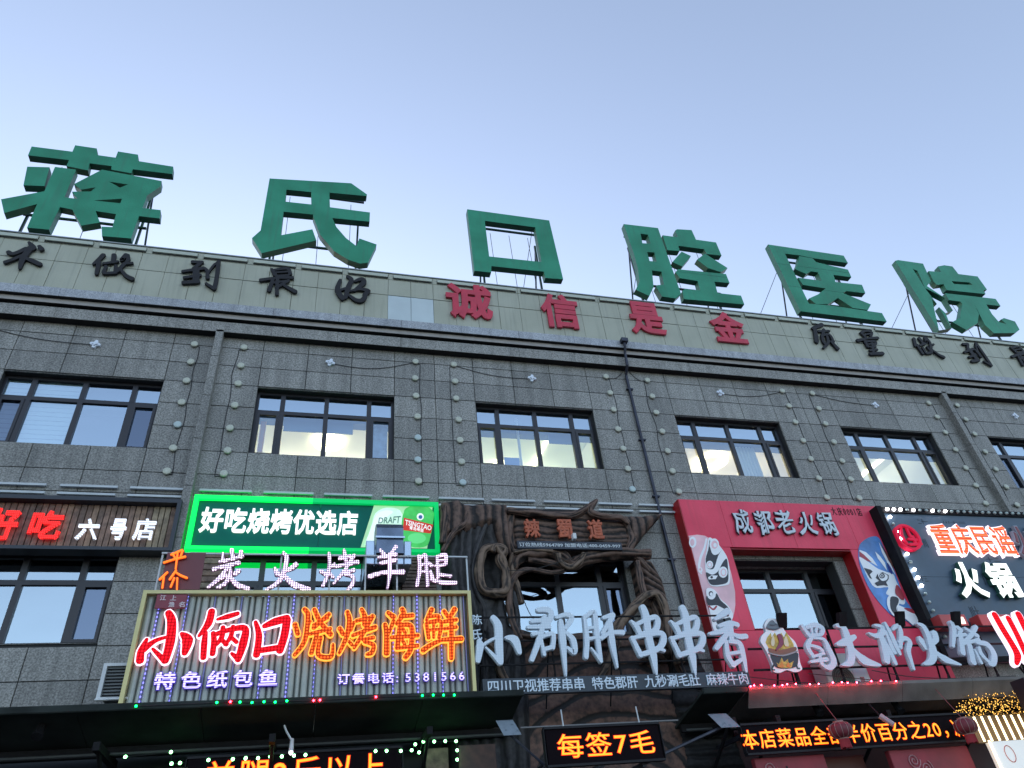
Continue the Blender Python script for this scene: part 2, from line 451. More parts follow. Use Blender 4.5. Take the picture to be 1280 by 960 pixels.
for _, x0, x1, z0, z1 in cells:
    G_ = .006
    X0, X1, Z0, Z1 = x0 + G_, x1 - G_, z0 + G_, z1 - G_
    for a, b in WIN:
        if Z1 > WZ0 and Z0 < WZ1 and False: pass
    vis = z0 > 8.0 or (x0 < -2) or (6.2 < x0 < 7.0) or (x0 > 5.6 and z0 > 8.0)
    if tiles < 285 and vis:
        key = (round(X1 - X0, 3), round(Z1 - Z0, 3))
        if key not in tile_cache:
            me = MB().bbox(-key[0] / 2, key[0] / 2, -.03, 0, -key[1] / 2, key[1] / 2, .004).mesh('granite_tile'); me.materials.append(GRAN); tile_cache[key] = me
        o = bpy.data.objects.new('granite_tile', tile_cache[key]); C.objects.link(o); o.parent = B
        o.location = Vector(((X0 + X1) / 2, 12.0 + random.uniform(-.003, .001), (Z0 + Z1) / 2)) - B.location
        tiles += 1
    else: rest.bbox(X0, X1, 11.97, 12.0, Z0, Z1, .004)
o = rest.build('granite_tile', GRAN, B); o['kind'] = 'stuff'
# cornice: granite band, recess with a thin pale fillet, crown ledge
def hbar(name, y0, y1, z0, z1, m, x0=BX0, x1=BX1, seam=None):
    mb = MB()
    if seam:
        x = x0
        while x < x1:
            mb.bbox(x + .002, min(x + seam, x1) - .002, y0, y1, z0, z1, .004); x += seam
    else: mb.box(x0, x1, y0, y1, z0, z1)
    return mb.build(name, m, B)
SOF = mat('soffit_shade_black', (.012, .012, .013), .85)  # near-black painted in as shade under the cornice ledges and in the recess
hbar('cornice_band', 11.80, 11.997, 11.80, 12.071, GRAN, seam=1.34)
hbar('cornice_shade_board', 11.803, 11.968, 11.794, 11.799, SOF)
hbar('cornice_recess_shade', 11.88, 11.996, 12.073, 12.115, SOF)
hbar('cornice_fillet', 11.74, 12.0, 12.121, 12.234, mat('fillet_stone', (.34, .32, .30), .6, var=.1, scale=5))
hbar('cornice_shade_board', 11.743, 11.98, 12.116, 12.120, SOF)
hbar('cornice_shade_board', 11.663, 11.99, 12.2355, 12.244, SOF)
hbar('cornice_ledge', 11.66, 12.3, 12.245, 12.464, LEDGE, seam=1.34)
# parapet
hbar('parapet_wall', 11.83, 12.25, 12.466, 14.03, JOINT)
PW = .5225; pc = {}
k = 0; x = BX0
x_start = -5.138 - PW * 8
for r_, (z0, z1) in enumerate([(12.47, 13.322), (13.334, 13.83), (13.84, 14.02)]):
    x = x_start; k = 0; mb = MB()
    while x < 26:
        gp = .010 if k % 3 == 0 else .005
        pale = (r_ == 0 and k in (20, 21))
        key = (round(PW - gp, 3), round(z1 - z0, 3), pale)
        if r_ < 2:
            if key not in pc:
                me = MB().bbox(0, key[0], -.03, 0, 0, key[1], .004).mesh('parapet_panel'); me.materials.append(PALE if pale else BEIGE); pc[key] = me
            o = bpy.data.objects.new('parapet_panel', pc[key]); C.objects.link(o); o.parent = B
            o.location = Vector((x + gp / 2, 11.83 + random.uniform(-.002, .002), z0)) - B.location
            if pale: o['label'] = 'paler replaced parapet panel'
        else: mb.bbox(x + .003, x + PW - .003, 11.80, 11.829, z0, z1, .003)
        x += PW; k += 1
    if r_ == 2: mb.build('parapet_panel_strip', BEIGE, B)
hbar('coping', 11.785, 12.30, 14.035, 14.062, mat('coping_metal', (.30, .33, .32), .4, .4, var=.15, scale=3))
hbar('roof', 12.3, 22, 13.2, 13.4, JOINT)
mb = MB().box(BX0, BX0 + .3, 12.29, 22, 0, 13.19).box(BX1 - .3, BX1, 12.29, 22, 0, 13.19).box(BX0 + .3, BX1 - .3, 21.7, 22, 0, 13.19)
mb.box(BX0 + .3, BX1 - .3, 12.29, 21.7, 7.9, 8.6).box(BX0 + .3, BX1 - .3, 12.29, 21.7, 4.2, 4.7); mb.build('side_wall', JOINT, B)

def window(x0, x1, z0, z1, tz, fr, lit, idx, Y=12.12, glass=GLASS, casements=True):
    w0 = x1 - x0; cols = [0] + fr + [1]; t = .05
    F = MB()
    F.box(x0, x1, Y, Y + .07, z1 - .06, z1); F.box(x0, x1, Y, Y + .07, z0, z0 + .06)
    F.box(x0, x0 + .05, Y, Y + .07, z0 + .06, z1 - .06); F.box(x1 - .05, x1, Y, Y + .07, z0 + .06, z1 - .06)
    F.box(x0 + .05, x1 - .05, Y - .003, Y + .067, tz - .04, tz + .04)
    for c in fr:
        F.box(x0 + c * w0 - .045, x0 + c * w0 + .045, Y - .006, Y + .066, z0 + .06, tz - .04)
        F.box(x0 + c * w0 - .045, x0 + c * w0 + .045, Y - .006, Y + .066, tz + .04, z1 - .06)
    W = F.build('window', FRAME, B)
    # reveal
    rv = MB(); rv.box(x0 - .006, x0 - .0005, 11.975, Y - .004, z0, z1); rv.box(x1 + .0005, x1 + .006, 11.975, Y - .004, z0, z1)
    rv.box(x0, x1, 11.972, Y - .004, z0 - .006, z0 - .0005); rv.box(x0, x1, 11.972, Y - .004, z1 + .0005, z1 + .006)
    rv.build('reveal', GRAN, W)
    for i in range(len(cols) - 1):
        a = x0 + cols[i] * w0; b = x0 + cols[i + 1] * w0
        for j, (p, q) in enumerate(((z0 + .05, tz - .03), (tz + .03, z1 - .05))):
            MB().add([(a + .03, Y + .035, p), (b - .03, Y + .035, p), (b - .03, Y + .035, q), (a + .03, Y + .035, q)], [(0, 1, 2, 3)]).build('pane', GLASSW if (lit and j == 0) else (GLASSD if j == 0 and i in (0, len(cols) - 2) and not (glass is GLASSL and i == 0) else glass), W)
            if casements and j == 0 and i in (0, len(cols) - 2):
                s_ = MB(); e = .05
                A, B_ = a + (.05 if i == 0 else .045), b - (.045 if i == 0 else .05)
                s_.box(A, A + e, Y - .02, Y + .03, p, q); s_.box(B_ - e, B_, Y - .02, Y + .03, p, q)
                s_.box(A + e, B_ - e, Y - .02, Y + .03, p, p + e); s_.box(A + e, B_ - e, Y - .02, Y + .03, q - e, q)
                s_.build('sash', FRAME, W)
    return W
def room(x0, x1, z0, z1, D, m, name='room', head=True, Y=12.30, hz=None):
    r_ = MB(); t = .04
    r_.box(x0 - t, x0, Y, Y + D, z0, z1); r_.box(x1, x1 + t, Y, Y + D, z0, z1)
    r_.box(x0, x1, Y + D, Y + D + t, z0, z1); r_.box(x0, x1, Y, Y + D, z1, z1 + t); r_.box(x0, x1, Y, Y + D, z0 - t, z0)
    return r_.build(name, m, B)
CURT = mat('curtain_box', (.10, .14, .20), .8)
for i, (a, b) in enumerate(WIN):
    lit = i in (1, 2, 3, 4)
    W = window(a, b, WZ0, WZ1, 10.09, [.185, .5, .815] if i else [.185, .5, .815], lit, i)
    rm = room(a - .6, b + .6, 8.75, 11.0, 4.2, [DARKROOM, ROOM, mat('pale_green_room', (.74, .78, .64), .8), mat('warm_white_room', (.80, .76, .66), .8), mat('grey_white_room', (.70, .72, .68), .8), DARKROOM][i])
    # curtain box behind the upper lights
    MB().box(a - .5, b + .5, 12.4, 12.62, 10.12, 10.95).build('curtain_box', CURT, B)
    c = (a + b) / 2
    L_ = MB()
    if i == 1: L_.tube([(c + .1 + .30 * math.cos(t_ / 24 * 6.2832), 14.4 + .30 * math.sin(t_ / 24 * 6.2832), 10.93) for t_ in range(24)], .06, 6, closed=True).box(c - .05, c + .25, 14.25, 14.55, 10.96, 10.985)
    if i == 2: L_.box(a + .3, a + .36, 12.9, 15.4, 10.94, 10.99); L_.box(b - .5, b - .44, 12.9, 15.4, 10.94, 10.99); L_.box(c - .2, c + .1, 14.9, 15.2, 10.93, 10.99)
    if i == 3: L_.tube([(10.0 + .38 * math.cos(t_ / 24 * 6.2832), 14.4 + .38 * math.sin(t_ / 24 * 6.2832), 10.93) for t_ in range(24)], .06, 6, closed=True); L_.box(8.3, 8.36, 12.9, 15.4, 10.94, 10.99)
    if i == 4: L_.box(13.2, 13.28, 13.0, 15.6, 10.94, 10.99); L_.box(15.0, 15.08, 13.0, 15.6, 10.94, 10.99)
    if lit:
        L_.build('ceiling_lamp', CREAML, rm)
        MB().tube([(a - .2, 15.6, 10.55), (b + .2, 15.6, 10.55)], .06, 8).build('unseen_fill_tube', mat('room_fill_glow', (1, .9, .7), .5, emit=(1, .93, .76), estr=13), rm)  # fill tube added deep inside, out of view, to brighten the room
    # blinds and furnishings
    if i == 0:
        bl = MB()
        zz = 9.08
        while zz < 10.5: bl.box(a + .03, a + 1.36, 12.20, 12.215, zz, zz + .085); zz += .098
        bl.build('blind', mat('pale_blind', (.62, .70, .68), .7), W)
    if i == 1:
        MB().box(a + .55, a + 1.9, 12.33, 12.36, 9.82, 10.10).build('roller_blind', mat('blue_blind', (.10, .17, .28), .8), W)
        MB().tube([(c + .85, 12.5, 9.0), (c + .86, 12.5, 9.10), (c + .84, 12.5, 9.14)], [.07, .09, .05], 10).build('vase', mat('blue_vase', (.2, .28, .5), .3), W)
        MB().box(b - .45, b - .1, 12.32, 12.34, 9.06, 10.05).build('wall_poster', mat('blue_poster', (.16, .26, .38), .6, var=.5, scale=6), W)
        MB().box(a + .12, a + .22, 12.32, 12.35, 9.3, 10.0).build('curtain', mat('orange_curtain', (.55, .25, .10), .8), W)
    if i == 2:
        MB().box(a + .62, a + .95, 12.34, 12.36, 9.05, 9.45).build('notice', mat('blue_notice', (.12, .25, .55), .6), W)
        MB().tube([(a + .99, 12.36, 9.05), (a + .99, 12.36, 10.5)], .03, 8).build('curtain_rail', WHITEM, W)
        MB().box(b - 1.0, b - .3, 12.35, 12.38, 9.88, 10.1).build('roller_blind', MATS['blue_blind'], W)
    if i == 3:
        cu = MB()
        for q in range(7): cu.tube([(b - 1.15 + q * .09, 12.45, 9.05), (b - 1.15 + q * .085, 12.45, 10.1)], .045, 6)
        cu.build('curtain', mat('pale_curtain', (.55, .58, .55), .9), W)
for i, (a, b) in enumerate(LWIN):
    if i == 3: continue
    window(a, b, LZ0, LZ1, 6.58, [.185, .5, .815], False, i, glass=GLASSL)
    rm = room(a - .4, b + .4, 5.2, 7.3, 3.0, DARKROOM)
# recessed window of the red hot pot front (deep set)
window(7.60, 10.9, 5.3, 7.04, 6.58, [.17, .46, .74], False, 9, Y=12.42, glass=GLASSL)
room(7.5, 11.1, 5.0, 7.3, 2.5, DARKROOM, Y=12.62)
# stone mullion piers seen as shafts on the front (boxed granite downpipes)
for n_, x in enumerate((-2.255, 15.86)):
    mb = MB(); z = 4.3
    for q in range(8):
        z2 = min(z + .98, 11.86)
        if z2 <= z: break
        mb.bbox(x - .075, x + .075, 11.80, 11.968, z + .003, z2 - .003, .006); z = z2
    o = mb.build('boxed_downpipe', GRAN, None, origin=(x, 11.97, 4.3))
    tag(o, ['granite boxed downpipe between the first and second upper windows from the left', 'granite boxed downpipe running down right of the fifth upper window'][n_], 'downpipe', 'downpipes on the front wall')
P_ = thing('metal_downpipe', 'thin dark metal downpipe falling from the cornice beside the tree root front', 'downpipe', (6.72, 11.95, 4), 'downpipes on the front wall')
MB().tube([(6.69, 11.61, 12.42), (6.69, 11.61, 12.24), (6.69, 11.69, 12.1), (6.70, 11.74, 11.78), (6.705, 11.92, 11.6), (6.71, 11.92, 8), (6.75, 11.92, 4.2)], .034, 8).build('pipe', STEEL, P_)
MB().box(6.61, 6.77, 11.53, 11.655, 12.36, 12.46).build('hopper', STEEL, P_)
for z in (11.2, 9.8, 8.4, 7.0, 5.6): MB().box(6.64, 6.80, 11.9, 11.97, z, z + .03).build('bracket', STEEL, P_)

# ------------------------------------------------------------------ round wall lamps in columns
ORD = ['topmost', 'second from the top', 'third from the top', 'fourth from the top', 'fifth from the top', 'second from the bottom', 'lowest']
ORD = ['topmost', 'second from top', 'third from top', 'fourth from top', 'fifth from top', 'second from bottom', 'lowest']
COLS = [(-2.70, 'just right of the first upper window'), (-1.775, 'just left of the second upper window'),
        (1.75, 'just right of the second upper window'), (2.605, 'just left of the third upper window'),
        (6.19, 'left of the thin metal downpipe'), (7.24, 'right of the thin metal downpipe'),
        (10.90, 'just right of the fourth upper window'), (11.75, 'just left of the fifth upper window'),
        (15.33, 'just right of the fifth upper window'), (16.26, 'just right of the right boxed downpipe')]
LZ = [11.53, 11.065, 10.595, 10.07, 9.55, 9.044, 8.553]
def lamp_mesh():
    mb = MB(); n = 20; prof = [(.060, 0), (.060, -.028), (.070, -.03), (.070, -.05), (.063, -.06), (.042, -.068), (.0, -.072)]
    for r_, y in prof[:-1]:
        for k in range(n): mb.v.append((r_ * math.cos(6.2832 * k / n), y, r_ * math.sin(6.2832 * k / n)))
    for i in range(len(prof) - 2):
        for k in range(n):
            k2 = (k + 1) % n; mb.f.append((i * n + k, i * n + k2, (i + 1) * n + k2, (i + 1) * n + k)); mb.mi.append(0 if i > 1 else 1)
    mb.f.append(tuple((len(prof) - 2) * n + k for k in range(n))); mb.mi.append(0)
    return mb.mesh('round_wall_lamp')
lm = lamp_mesh(); LENS2 = mat('lamp_cover_bluish', (.46, .56, .56), .3)
lm.materials.append(LENS); lm.materials.append(mat('lamp_rim', (.20, .22, .20), .5))
lm2 = lm.copy(); lm2.materials[0] = LENS2
COOL = {(2, 4), (2, 5), (3, 6), (4, 6), (0, 4)}
for ci, (x, where) in enumerate(COLS):
    for k, z in enumerate(LZ):
        o = bpy.data.objects.new('round_wall_lamp', lm2 if (ci, k) in COOL else lm); C.objects.link(o)
        o.location = (x + random.uniform(-.012, .012) + .006 * k, 11.97, z + random.uniform(-.012, .012)); o.rotation_euler = (random.uniform(-.05, .05), 0, random.uniform(-.05, .05))
        tag(o, f'round wall lamp, {ORD[k]}, in the column {where}', 'wall lamp', 'round lamps in columns on the granite wall')
    pts = []
    s_ = -.0 + (.10 if ci % 2 == 0 else -.10)
    for k in range(len(LZ) * 5 - 4):
        kk = k / 5; z = LZ[0] + (LZ[-1] - LZ[0]) * kk / 6
        pts.append((x + s_ * (1 + .5 * noise.noise(Vector((z * 1.7, ci, 0)))), 11.962, z - .05))
    pts = [(x + .02, 11.962, LZ[0] - .02)] + pts + [(x + .02, 11.962, LZ[-1] - .02)]
    o = MB().tube(pts, .008, 5).build('lamp_cable', WIRE, None, origin=(x, 11.96, LZ[-1]))
    tag(o, f'black cable beside the lamp column {where}', 'cable', 'thin cables along the wall lamps')
# star lamps
def star_mesh():
    mb = MB(); loop = []
    for k in range(4):
        a = math.pi / 2 * k
        for da, rr in ((-.34, .085), (-.15, .098), (.15, .098), (.34, .085), (.785, .055)):
            loop.append((rr * math.cos(a + da), rr * math.sin(a + da)))
    mb.prism([loop], -.05, 0); mb.prism([[(.5 * x, .5 * y) for x, y in loop]], -.075, -.05)
    return mb.mesh('star_wall_lamp')
sm = star_mesh(); sm.materials.append(STARM)
for k, (x, wh) in enumerate([(-4.46, 'first upper window from the left'), (-.03, 'second upper window from the left'), (4.37, 'third upper window from the left'), (9.1, 'fourth upper window from the left'), (13.55, 'fifth upper window from the left'), (18.08, 'rightmost upper window')]):
    o = bpy.data.objects.new('star_wall_lamp', sm); C.objects.link(o); o.location = (x, 11.97, 11.32)
    o.rotation_euler = (0, random.uniform(-.15, .15) + .2, 0)
    tag(o, f'small white four pointed star lamp above the {wh}', 'wall lamp', 'star shaped lamps above the windows')
# drooping cables between star lamps and lamp columns
for k, (xa, xb, dz) in enumerate([(-6.6, -4.46, .10), (-.03, 1.75, .16), (2.605, 4.37, .10), (6.19, 6.69, .12), (6.75, 7.24, .16), (9.1, 10.9, .12), (11.75, 13.55, .06)]):
    za = 11.32 if k in (1, 5) else 11.53; zb = 11.32 if k in (0, 2, 6) else 11.53
    if k == 0: za = 11.62
    if k == 3: zb = 11.78
    if k == 4: za = 11.9
    pts = [(xa + (xb - xa) * t / 14, 11.955, za + (zb - za) * t / 14 - dz * math.sin(math.pi * t / 14)) for t in range(15)]
    o = MB().tube(pts, .007, 5).build('drooping_cable', WIRE, None, origin=(xa, 11.96, min(za, zb)))
    tag(o, ['black cable sagging left from the first star lamp', 'black cable sagging right from the star lamp over the second upper window', 'black cable sagging left from the star lamp over the third upper window', 'short black cable rising to the left side of the thin metal downpipe', 'short black cable dropping from the right side of the thin metal downpipe', 'black cable sagging right from the star lamp over the fourth upper window', 'black cable sagging left from the star lamp over the fifth upper window'][k], 'cable', 'drooping cables under the cornice')

# horizontal tube lights
TU = [(-5.6, -4.465), (-4.257, -3.384), (-3.188, -2.35), (-2.08, -1.212), (-1.015, -.145), (.039, .907), (1.099, 1.972), (2.151, 3.031), (3.191, 4.064), (4.25, 5.20), (5.399, 6.125), (6.275, 7.05)]
TLc = [(-5.6, -4.448), (-4.27, -3.388), (-3.2, -2.35), (2.151, 3.031), (3.191, 4.064), (4.25, 5.20), (5.375, 6.12), (6.262, 7.05)]
NUM = ['leftmost', 'second', 'third', 'fourth', 'fifth', 'sixth', 'seventh', 'eighth', 'ninth', 'tenth', 'eleventh', 'rightmost']
for zz, lst, nm in ((8.20, TU, 'upper'), (8.052, TLc, 'lower')):
    for k, (a, b) in enumerate(lst):
        t = thing('tube_light', f'thin grey tube light, {NUM[k] if k < len(lst) - 1 else "rightmost"} from the left in the {nm} row below the windows'.replace('leftmost from the left', 'leftmost').replace('rightmost from the left', 'rightmost'), 'tube light', ((a + b) / 2, 11.97, zz), 'tube lights in rows above the shop signs')
        MB().box(a, b, 11.90, 11.94, zz - .022, zz + .018).build('tube', ALU, t)
        for e in (a + .04, b - .06): MB().box(e, e + .03, 11.941, 11.968, zz - .02, zz + .016).build('clip', ALU, t)
# parapet light channels
x = -5.976 - 1.032; k = 0
while x < 24:
    o = thing('parapet_light_channel', None, None, (x, 11.8, 13.85))
    MB().bbox(x, x + .90, 11.755, 11.785, 13.875, 13.965, .004).build('cover', BEIGE2, o)
    MB().box(x - .004, x + .904, 11.786, 11.799, 13.852, 13.985).build('shadow_border', JOINT, o)  # dark plate added as painted shadow lines above and below the cover
    tag(o, f'slim beige light channel along the parapet top, {["first","second","third","fourth","fifth","sixth","seventh","eighth","ninth","tenth","eleventh","twelfth","thirteenth","fourteenth","fifteenth","sixteenth","seventeenth","eighteenth","nineteenth","twentieth","twenty-first","twenty-second","twenty-third","twenty-fourth","twenty-fifth","twenty-sixth","twenty-seventh","twenty-eighth"][k-1] if k else "leftmost"} counting from the left', 'light channel', 'light channels along the parapet')
    MB  # one channel per pitch
    x += 1.032 if k < 40 else 1; k += 1
    if x > 20: break

# ------------------------------------------------------------------ six giant green characters on the roof
LY = 12.55
OR1, OR2, OR3, OR4, OR5 = (0, 160, 4), (300, 200, 4), (560, 240, 4), (760, 260, 4), (960, 280, 4)
GREENCH = [
 ('giant green sign character with a grass radical on top, leftmost on the roof', OR1, [
  [[(158,92),(362,118),(376,86),(484,102),(486,135),(578,148),(590,117),(690,133),(690,165),(866,193),(862,230),(664,206),(656,226),(556,208),(558,190),(448,176),(440,212),(332,190),(345,160),(140,136)]],
  [[(136,193),(248,196),(222,290),(117,286)]],
  [[(275,194),(380,208),(322,346),(388,354),(360,318),(455,317),(478,297),(405,308),(370,280),(510,208),(808,265),(802,292),(735,338),(722,375),(712,400),(803,410),(798,452),(695,440),(655,552),(510,540),(508,493),(562,495),(580,430),(478,415),(500,472),(405,488),(362,408),(300,395),(245,508),(135,498),(185,380),(20,425),(5,356),(222,316)],
   [(545,268),(640,282),(600,298)], [(468,362),(610,353),(602,376)]]]),
 ('giant green sign character with a long curved hook, second from the left on the roof', OR2, [
  [[(148,92),(556,116),(635,172),(632,180),(447,163),(450,236),(650,262),(648,308),(462,290),(482,335),(530,390),(582,430),(597,392),(683,422),(640,513),(600,518),(540,498),(470,455),(400,372),(365,280),(365,272),(218,258),(204,376),(362,346),(382,402),(108,466),(60,390),(103,352)],
   [(232,148),(356,160),(358,222),(226,208)]]]),
 ('giant green hollow square sign character, third from the left on the roof', OR3, [
  [[(96,86),(506,142),(576,436),(487,430),(479,398),(217,370),(216,402),(132,394)], [(184,144),(436,176),(468,350),(206,322)]]]),
 ('giant green sign character made of two halves, fourth from the left on the roof', OR4, [
  [[(78,80),(250,100),(290,215),(365,428),(340,452),(270,442),(240,392),(248,385),(280,384),(268,318),(220,312),(228,395),(207,440),(138,408),(158,370),(150,305),(130,230)], [(163,128),(200,133),(212,178),(172,176)], [(196,220),(232,222),(243,268),(208,265)]],
  [[(273,136),(350,146),(336,112),(346,106),(418,110),(440,158),(540,172),(568,238),(495,230),(480,206),(352,188),(358,215),(297,210)]],
  [[(368,218),(415,240),(372,292),(322,270)]], [[(485,228),(445,258),(500,300),(565,320),(598,300)]],
  [[(350,306),(590,330),(608,375),(532,368),(548,425),(665,438),(682,482),(380,455),(372,415),(385,405),(462,412),(448,365),(358,350),(338,320)]]]),
 ('giant green sign character boxed in on three sides, fifth from the left on the roof', OR5, [
  [[(0,102),(378,158),(400,195),(222,170),(155,156),(85,148),(205,398),(300,406),(570,445),(594,488),(163,436)]],
  [[(156,160),(224,172),(240,190),(320,210),(400,228),(417,266),(328,254),(338,290),(470,304),(487,346),(392,335),(375,345),(515,402),(500,430),(425,420),(350,370),(302,400),(240,400),(205,372),(250,352),(288,322),(175,304),(150,268),(268,284),(250,242),(215,236),(192,250),(135,225),(152,190)]]]),
 ('giant green sign character ending in a raised hook, rightmost on the roof', OR5, [
  [[(636,184),(650,180),(775,198),(815,285),(795,310),(885,370),(925,432),(888,446),(855,415),(918,522),(855,532)], [(724,224),(748,234),(785,320),(845,400),(820,375)]],
  [[(803,235),(866,240),(850,212),(882,206),(922,212),(952,250),(1048,262),(1095,328),(1078,330),(1088,350),(893,330),(878,300),(845,305),(830,290)], [(918,285),(1008,292),(1024,305),(930,300)]],
  [[(885,346),(1138,374),(1163,410),(1092,402),(1120,450),(1155,490),(1192,500),(1165,477),(1180,470),(1235,487),(1258,528),(1235,545),(1130,546),(1085,505),(1030,397),(1055,450),(1048,495),(992,530),(922,490),(960,468),(972,400),(962,388),(905,380)]]]),
]
for lab, org, comps in GREENCH:
    P = [zpoly(lp, org, LY) for cp in comps for lp in cp]
    xs_ = [p[0] for lp in P for p in lp]; zs_ = [p[1] for lp in P for p in lp]
    x0, x1, z0, z1 = min(xs_), max(xs_), min(zs_), max(zs_)
    T = thing('roof_sign_character', lab, 'sign character', ((x0 + x1) / 2, LY + .3, 13.4), 'giant green characters along the roof edge')
    k = 0
    for cp in comps:
        lps = [zpoly(lp, org, LY) for lp in cp]
        MB().prism(lps, LY, LY + .19, 0, 1).build('stroke', [GREEN, GREENS], T)
    for q in (1, 2):
        zc = z0 + (z1 - z0) * q / 3 + .1
        for cp in [c_ for c_ in comps if len(c_) == 1]:
            lp = zpoly(cp[0], org, LY); hits = []
            for a_ in range(len(lp)):
                (xa, za), (xb, zb) = lp[a_], lp[a_ - 1]
                if (za > zc) != (zb > zc): hits.append(xa + (xb - xa) * (zc - za) / (zb - za))
            hits.sort()
            if len(hits) == 2 and hits[1] - hits[0] > .3: MB().box(hits[0] + .02, hits[1] - .02, LY - .003, LY + .01, zc, zc + .009).build('panel_seam', GREENS, T)
    # steel frame standing on the roof
    fb = MB(); yb = LY + .36
    for z in (z0 + .82, z1 - .30): fb.box(x0 + .35, x1 - .35, yb, yb + .05, z, z + .05)
    n = 2
    for q in range(n):
        x = x0 + .42 + (x1 - x0 - .9) * q / (n - 1)
        fb.box(x - .025, x + .025, yb + .055, yb + .105, 13.4, z1 - .7)
        fb.tube([(x, yb + .1, z1 - .9), (x + .05, yb + 1.5, 13.4)], .025, 6)
    fb.build('support_frame', STEEL, T)
    st = MB()
    for q in range(3):
        x = x0 + .7 + (x1 - x0 - 1.4) * q / 2; st.tube([(x, yb - .02, z1 - .5), (x + .06, yb - .02, 13.9)], .008, 5)
    st.build('stay_wire', WIRE, T)
for k, (p, q) in enumerate([((665, 288), (652, 357)), ((796, 340), (786, 376)), ((972, 338), (944, 390)), ((1140, 358), (1108, 405))]):
    a = at(*p, LY + .4); b = at(*q, LY + .4)
    o = MB().tube([(a[0], LY + .4, a[1]), (b[0], LY + .4, b[1] - .3)], .009, 5).build('guy_wire', WIRE, None, origin=(b[0], LY + .4, b[1]))
    tag(o, ['thin guy wire inside the hollow square roof character', 'thin guy wire at the left of the fourth roof character', 'thin guy wire slanting down left of the fifth roof character', 'thin guy wire slanting down left of the rightmost roof character'][k], 'wire', 'guy wires of the roof characters')

# ------------------------------------------------------------------ slogan on the parapet
SY = 11.78
KA = (0, 280, 6.4); KB = (200, 300, 6.4); KC = (380, 320, 6.4); KD = (1000, 380, 9.14)
SHU = [([(235,158),(268,200),(230,225)],[18,42,30]),([(70,235),(115,250),(215,208)],[30,30,34]),([(250,200),(190,285),(162,368)],[42,42,18]),([(185,262),(110,295),(45,318)],[24,26,30]),([(200,282),(260,305),(325,335)],[20,34,34]),([(318,190),(338,215)],[26,36])]
ZUO = [([(830,258),(790,300),(750,332)],[32,30,18]),([(795,318),(775,410)],[30,26]),([(915,258),(908,320)],[32,28]),([(830,328),(945,312)],22),([(850,350),(830,402)],24),([(835,406),(930,402)],24),([(930,345),(925,400)],24),([(1012,258),(975,300),(988,292)],[32,28,18]),([(1025,262),(1028,300),(1000,335)],[26,24,20]),([(1000,330),(1062,325)],20),([(1000,330),(940,392)],26),([(965,370),(1010,425),(1062,452)],[16,28,34])]
DAO = [([(260,185),(340,188)],26),([(325,195),(270,240)],26),([(182,262),(345,238)],[22,28]),([(290,240),(290,345)],44),([(195,312),(325,292)],24),([(188,352),(310,345)],[32,30]),([(350,232),(378,258),(382,315)],[18,22,28]),([(380,285),(430,215),(470,190)],[14,16,22]),([(470,185),(455,310),(436,402)],[28,26,28]),([(436,402),(368,358)],[26,18])]
ZUI = [([(895,242),(922,290)],[18,28]),([(915,250),(1020,240),(1042,282)],[20,24,26]),([(920,272),(1030,264)],16),([(930,300),(1030,292)],18),([(805,332),(930,315),(1060,312)],[28,22,28]),([(905,325),(872,415)],[22,30]),([(940,318),(936,445)],[24,26]),([(900,355),(1010,340)],20),([(930,395),(1030,335)],22),([(985,370),(1082,425)],[20,34])]
HAO = [([(290,200),(268,280),(308,352)],[20,38,34]),([(345,172),(378,200),(352,265),(330,345)],[20,32,34,26]),([(262,292),(355,262)],20),([(405,212),(460,195),(475,225),(400,288)],[16,34,36,20]),([(365,292),(450,275),(512,292),(480,318)],[14,26,36,24]),([(500,300),(470,360),(420,365),(355,322)],[24,34,32,18])]
ZHI = [([(242,245),(205,262),(135,290)],[40,36,30]),([(160,292),(182,442)],[34,42]),([(200,322),(325,318)],24),([(262,300),(250,360)],26),([(240,372),(258,440),(290,480)],[28,30,24]),([(240,372),(325,362),(372,440)],[24,24,28]),([(300,382),(310,455),(258,512)],[26,26,22]),([(345,440),(420,522)],[26,40])]
LIANG = [([(685,340),(740,318),(805,332),(798,378)],[24,24,28,24]),([(690,342),(742,392)],26),([(730,362),(788,350)],16),([(648,428),(760,405),(880,398)],[34,20,30]),([(728,430),(765,500)],28),([(740,440),(852,442),(838,492)],24),([(762,472),(838,466)],16),([(790,502),(852,500)],22),([(815,460),(828,572)],24),([(790,542),(870,532)],24),([(790,582),(935,575)],[26,36])]
LAST = {}
def brush(lab, spec, org, Y, depth, mats, parent=None, name='slogan_character', cat='sign character', group=None, move=None, grow=0, out=None, outm=None, outw=.03):
    mb = MB(); strokes(mb, spec, org, Y, depth, grow)
    if move: mb.v = [(x * move[2] + move[0], y, z * move[2] + move[1]) for x, y, z in mb.v]
    o = mb.build(name, mats, parent, origin=None if parent else centred(mb))
    if lab: tag(o, lab, cat, group)
    if out:
        m2 = MB(); strokes(m2, spec, org, Y, depth, grow + outw, back=.012); m2.build('letter_outline', outm, o)
    return o
GS = 'raised slogan characters on the beige parapet'
brush('black brush written slogan character with a dot at its upper right, leftmost on the parapet', SHU, KA, SY, .05, BLACKL, group=GS)
z_ = brush('black brush written slogan character second from the left on the parapet', ZUO, KA, SY, .05, BLACKL, group=GS)
d_ = brush('black brush written slogan character third from the left on the parapet', DAO, KB, SY, .05, BLACKL, group=GS)
u_ = brush('black brush written slogan character fourth from the left on the parapet', ZUI, KB, SY, .05, BLACKL, group=GS)
brush('black brush written slogan character just left of the pale replaced panels', HAO, KC, SY, .05, BLACKL, group=GS)
brush('black brush written slogan character just right of the four red ones', ZHI, KD, SY, .05, BLACKL, group=GS)
brush('black brush written slogan character second to the right of the four red ones', LIANG, KD, SY, .05, BLACKL, group=GS)
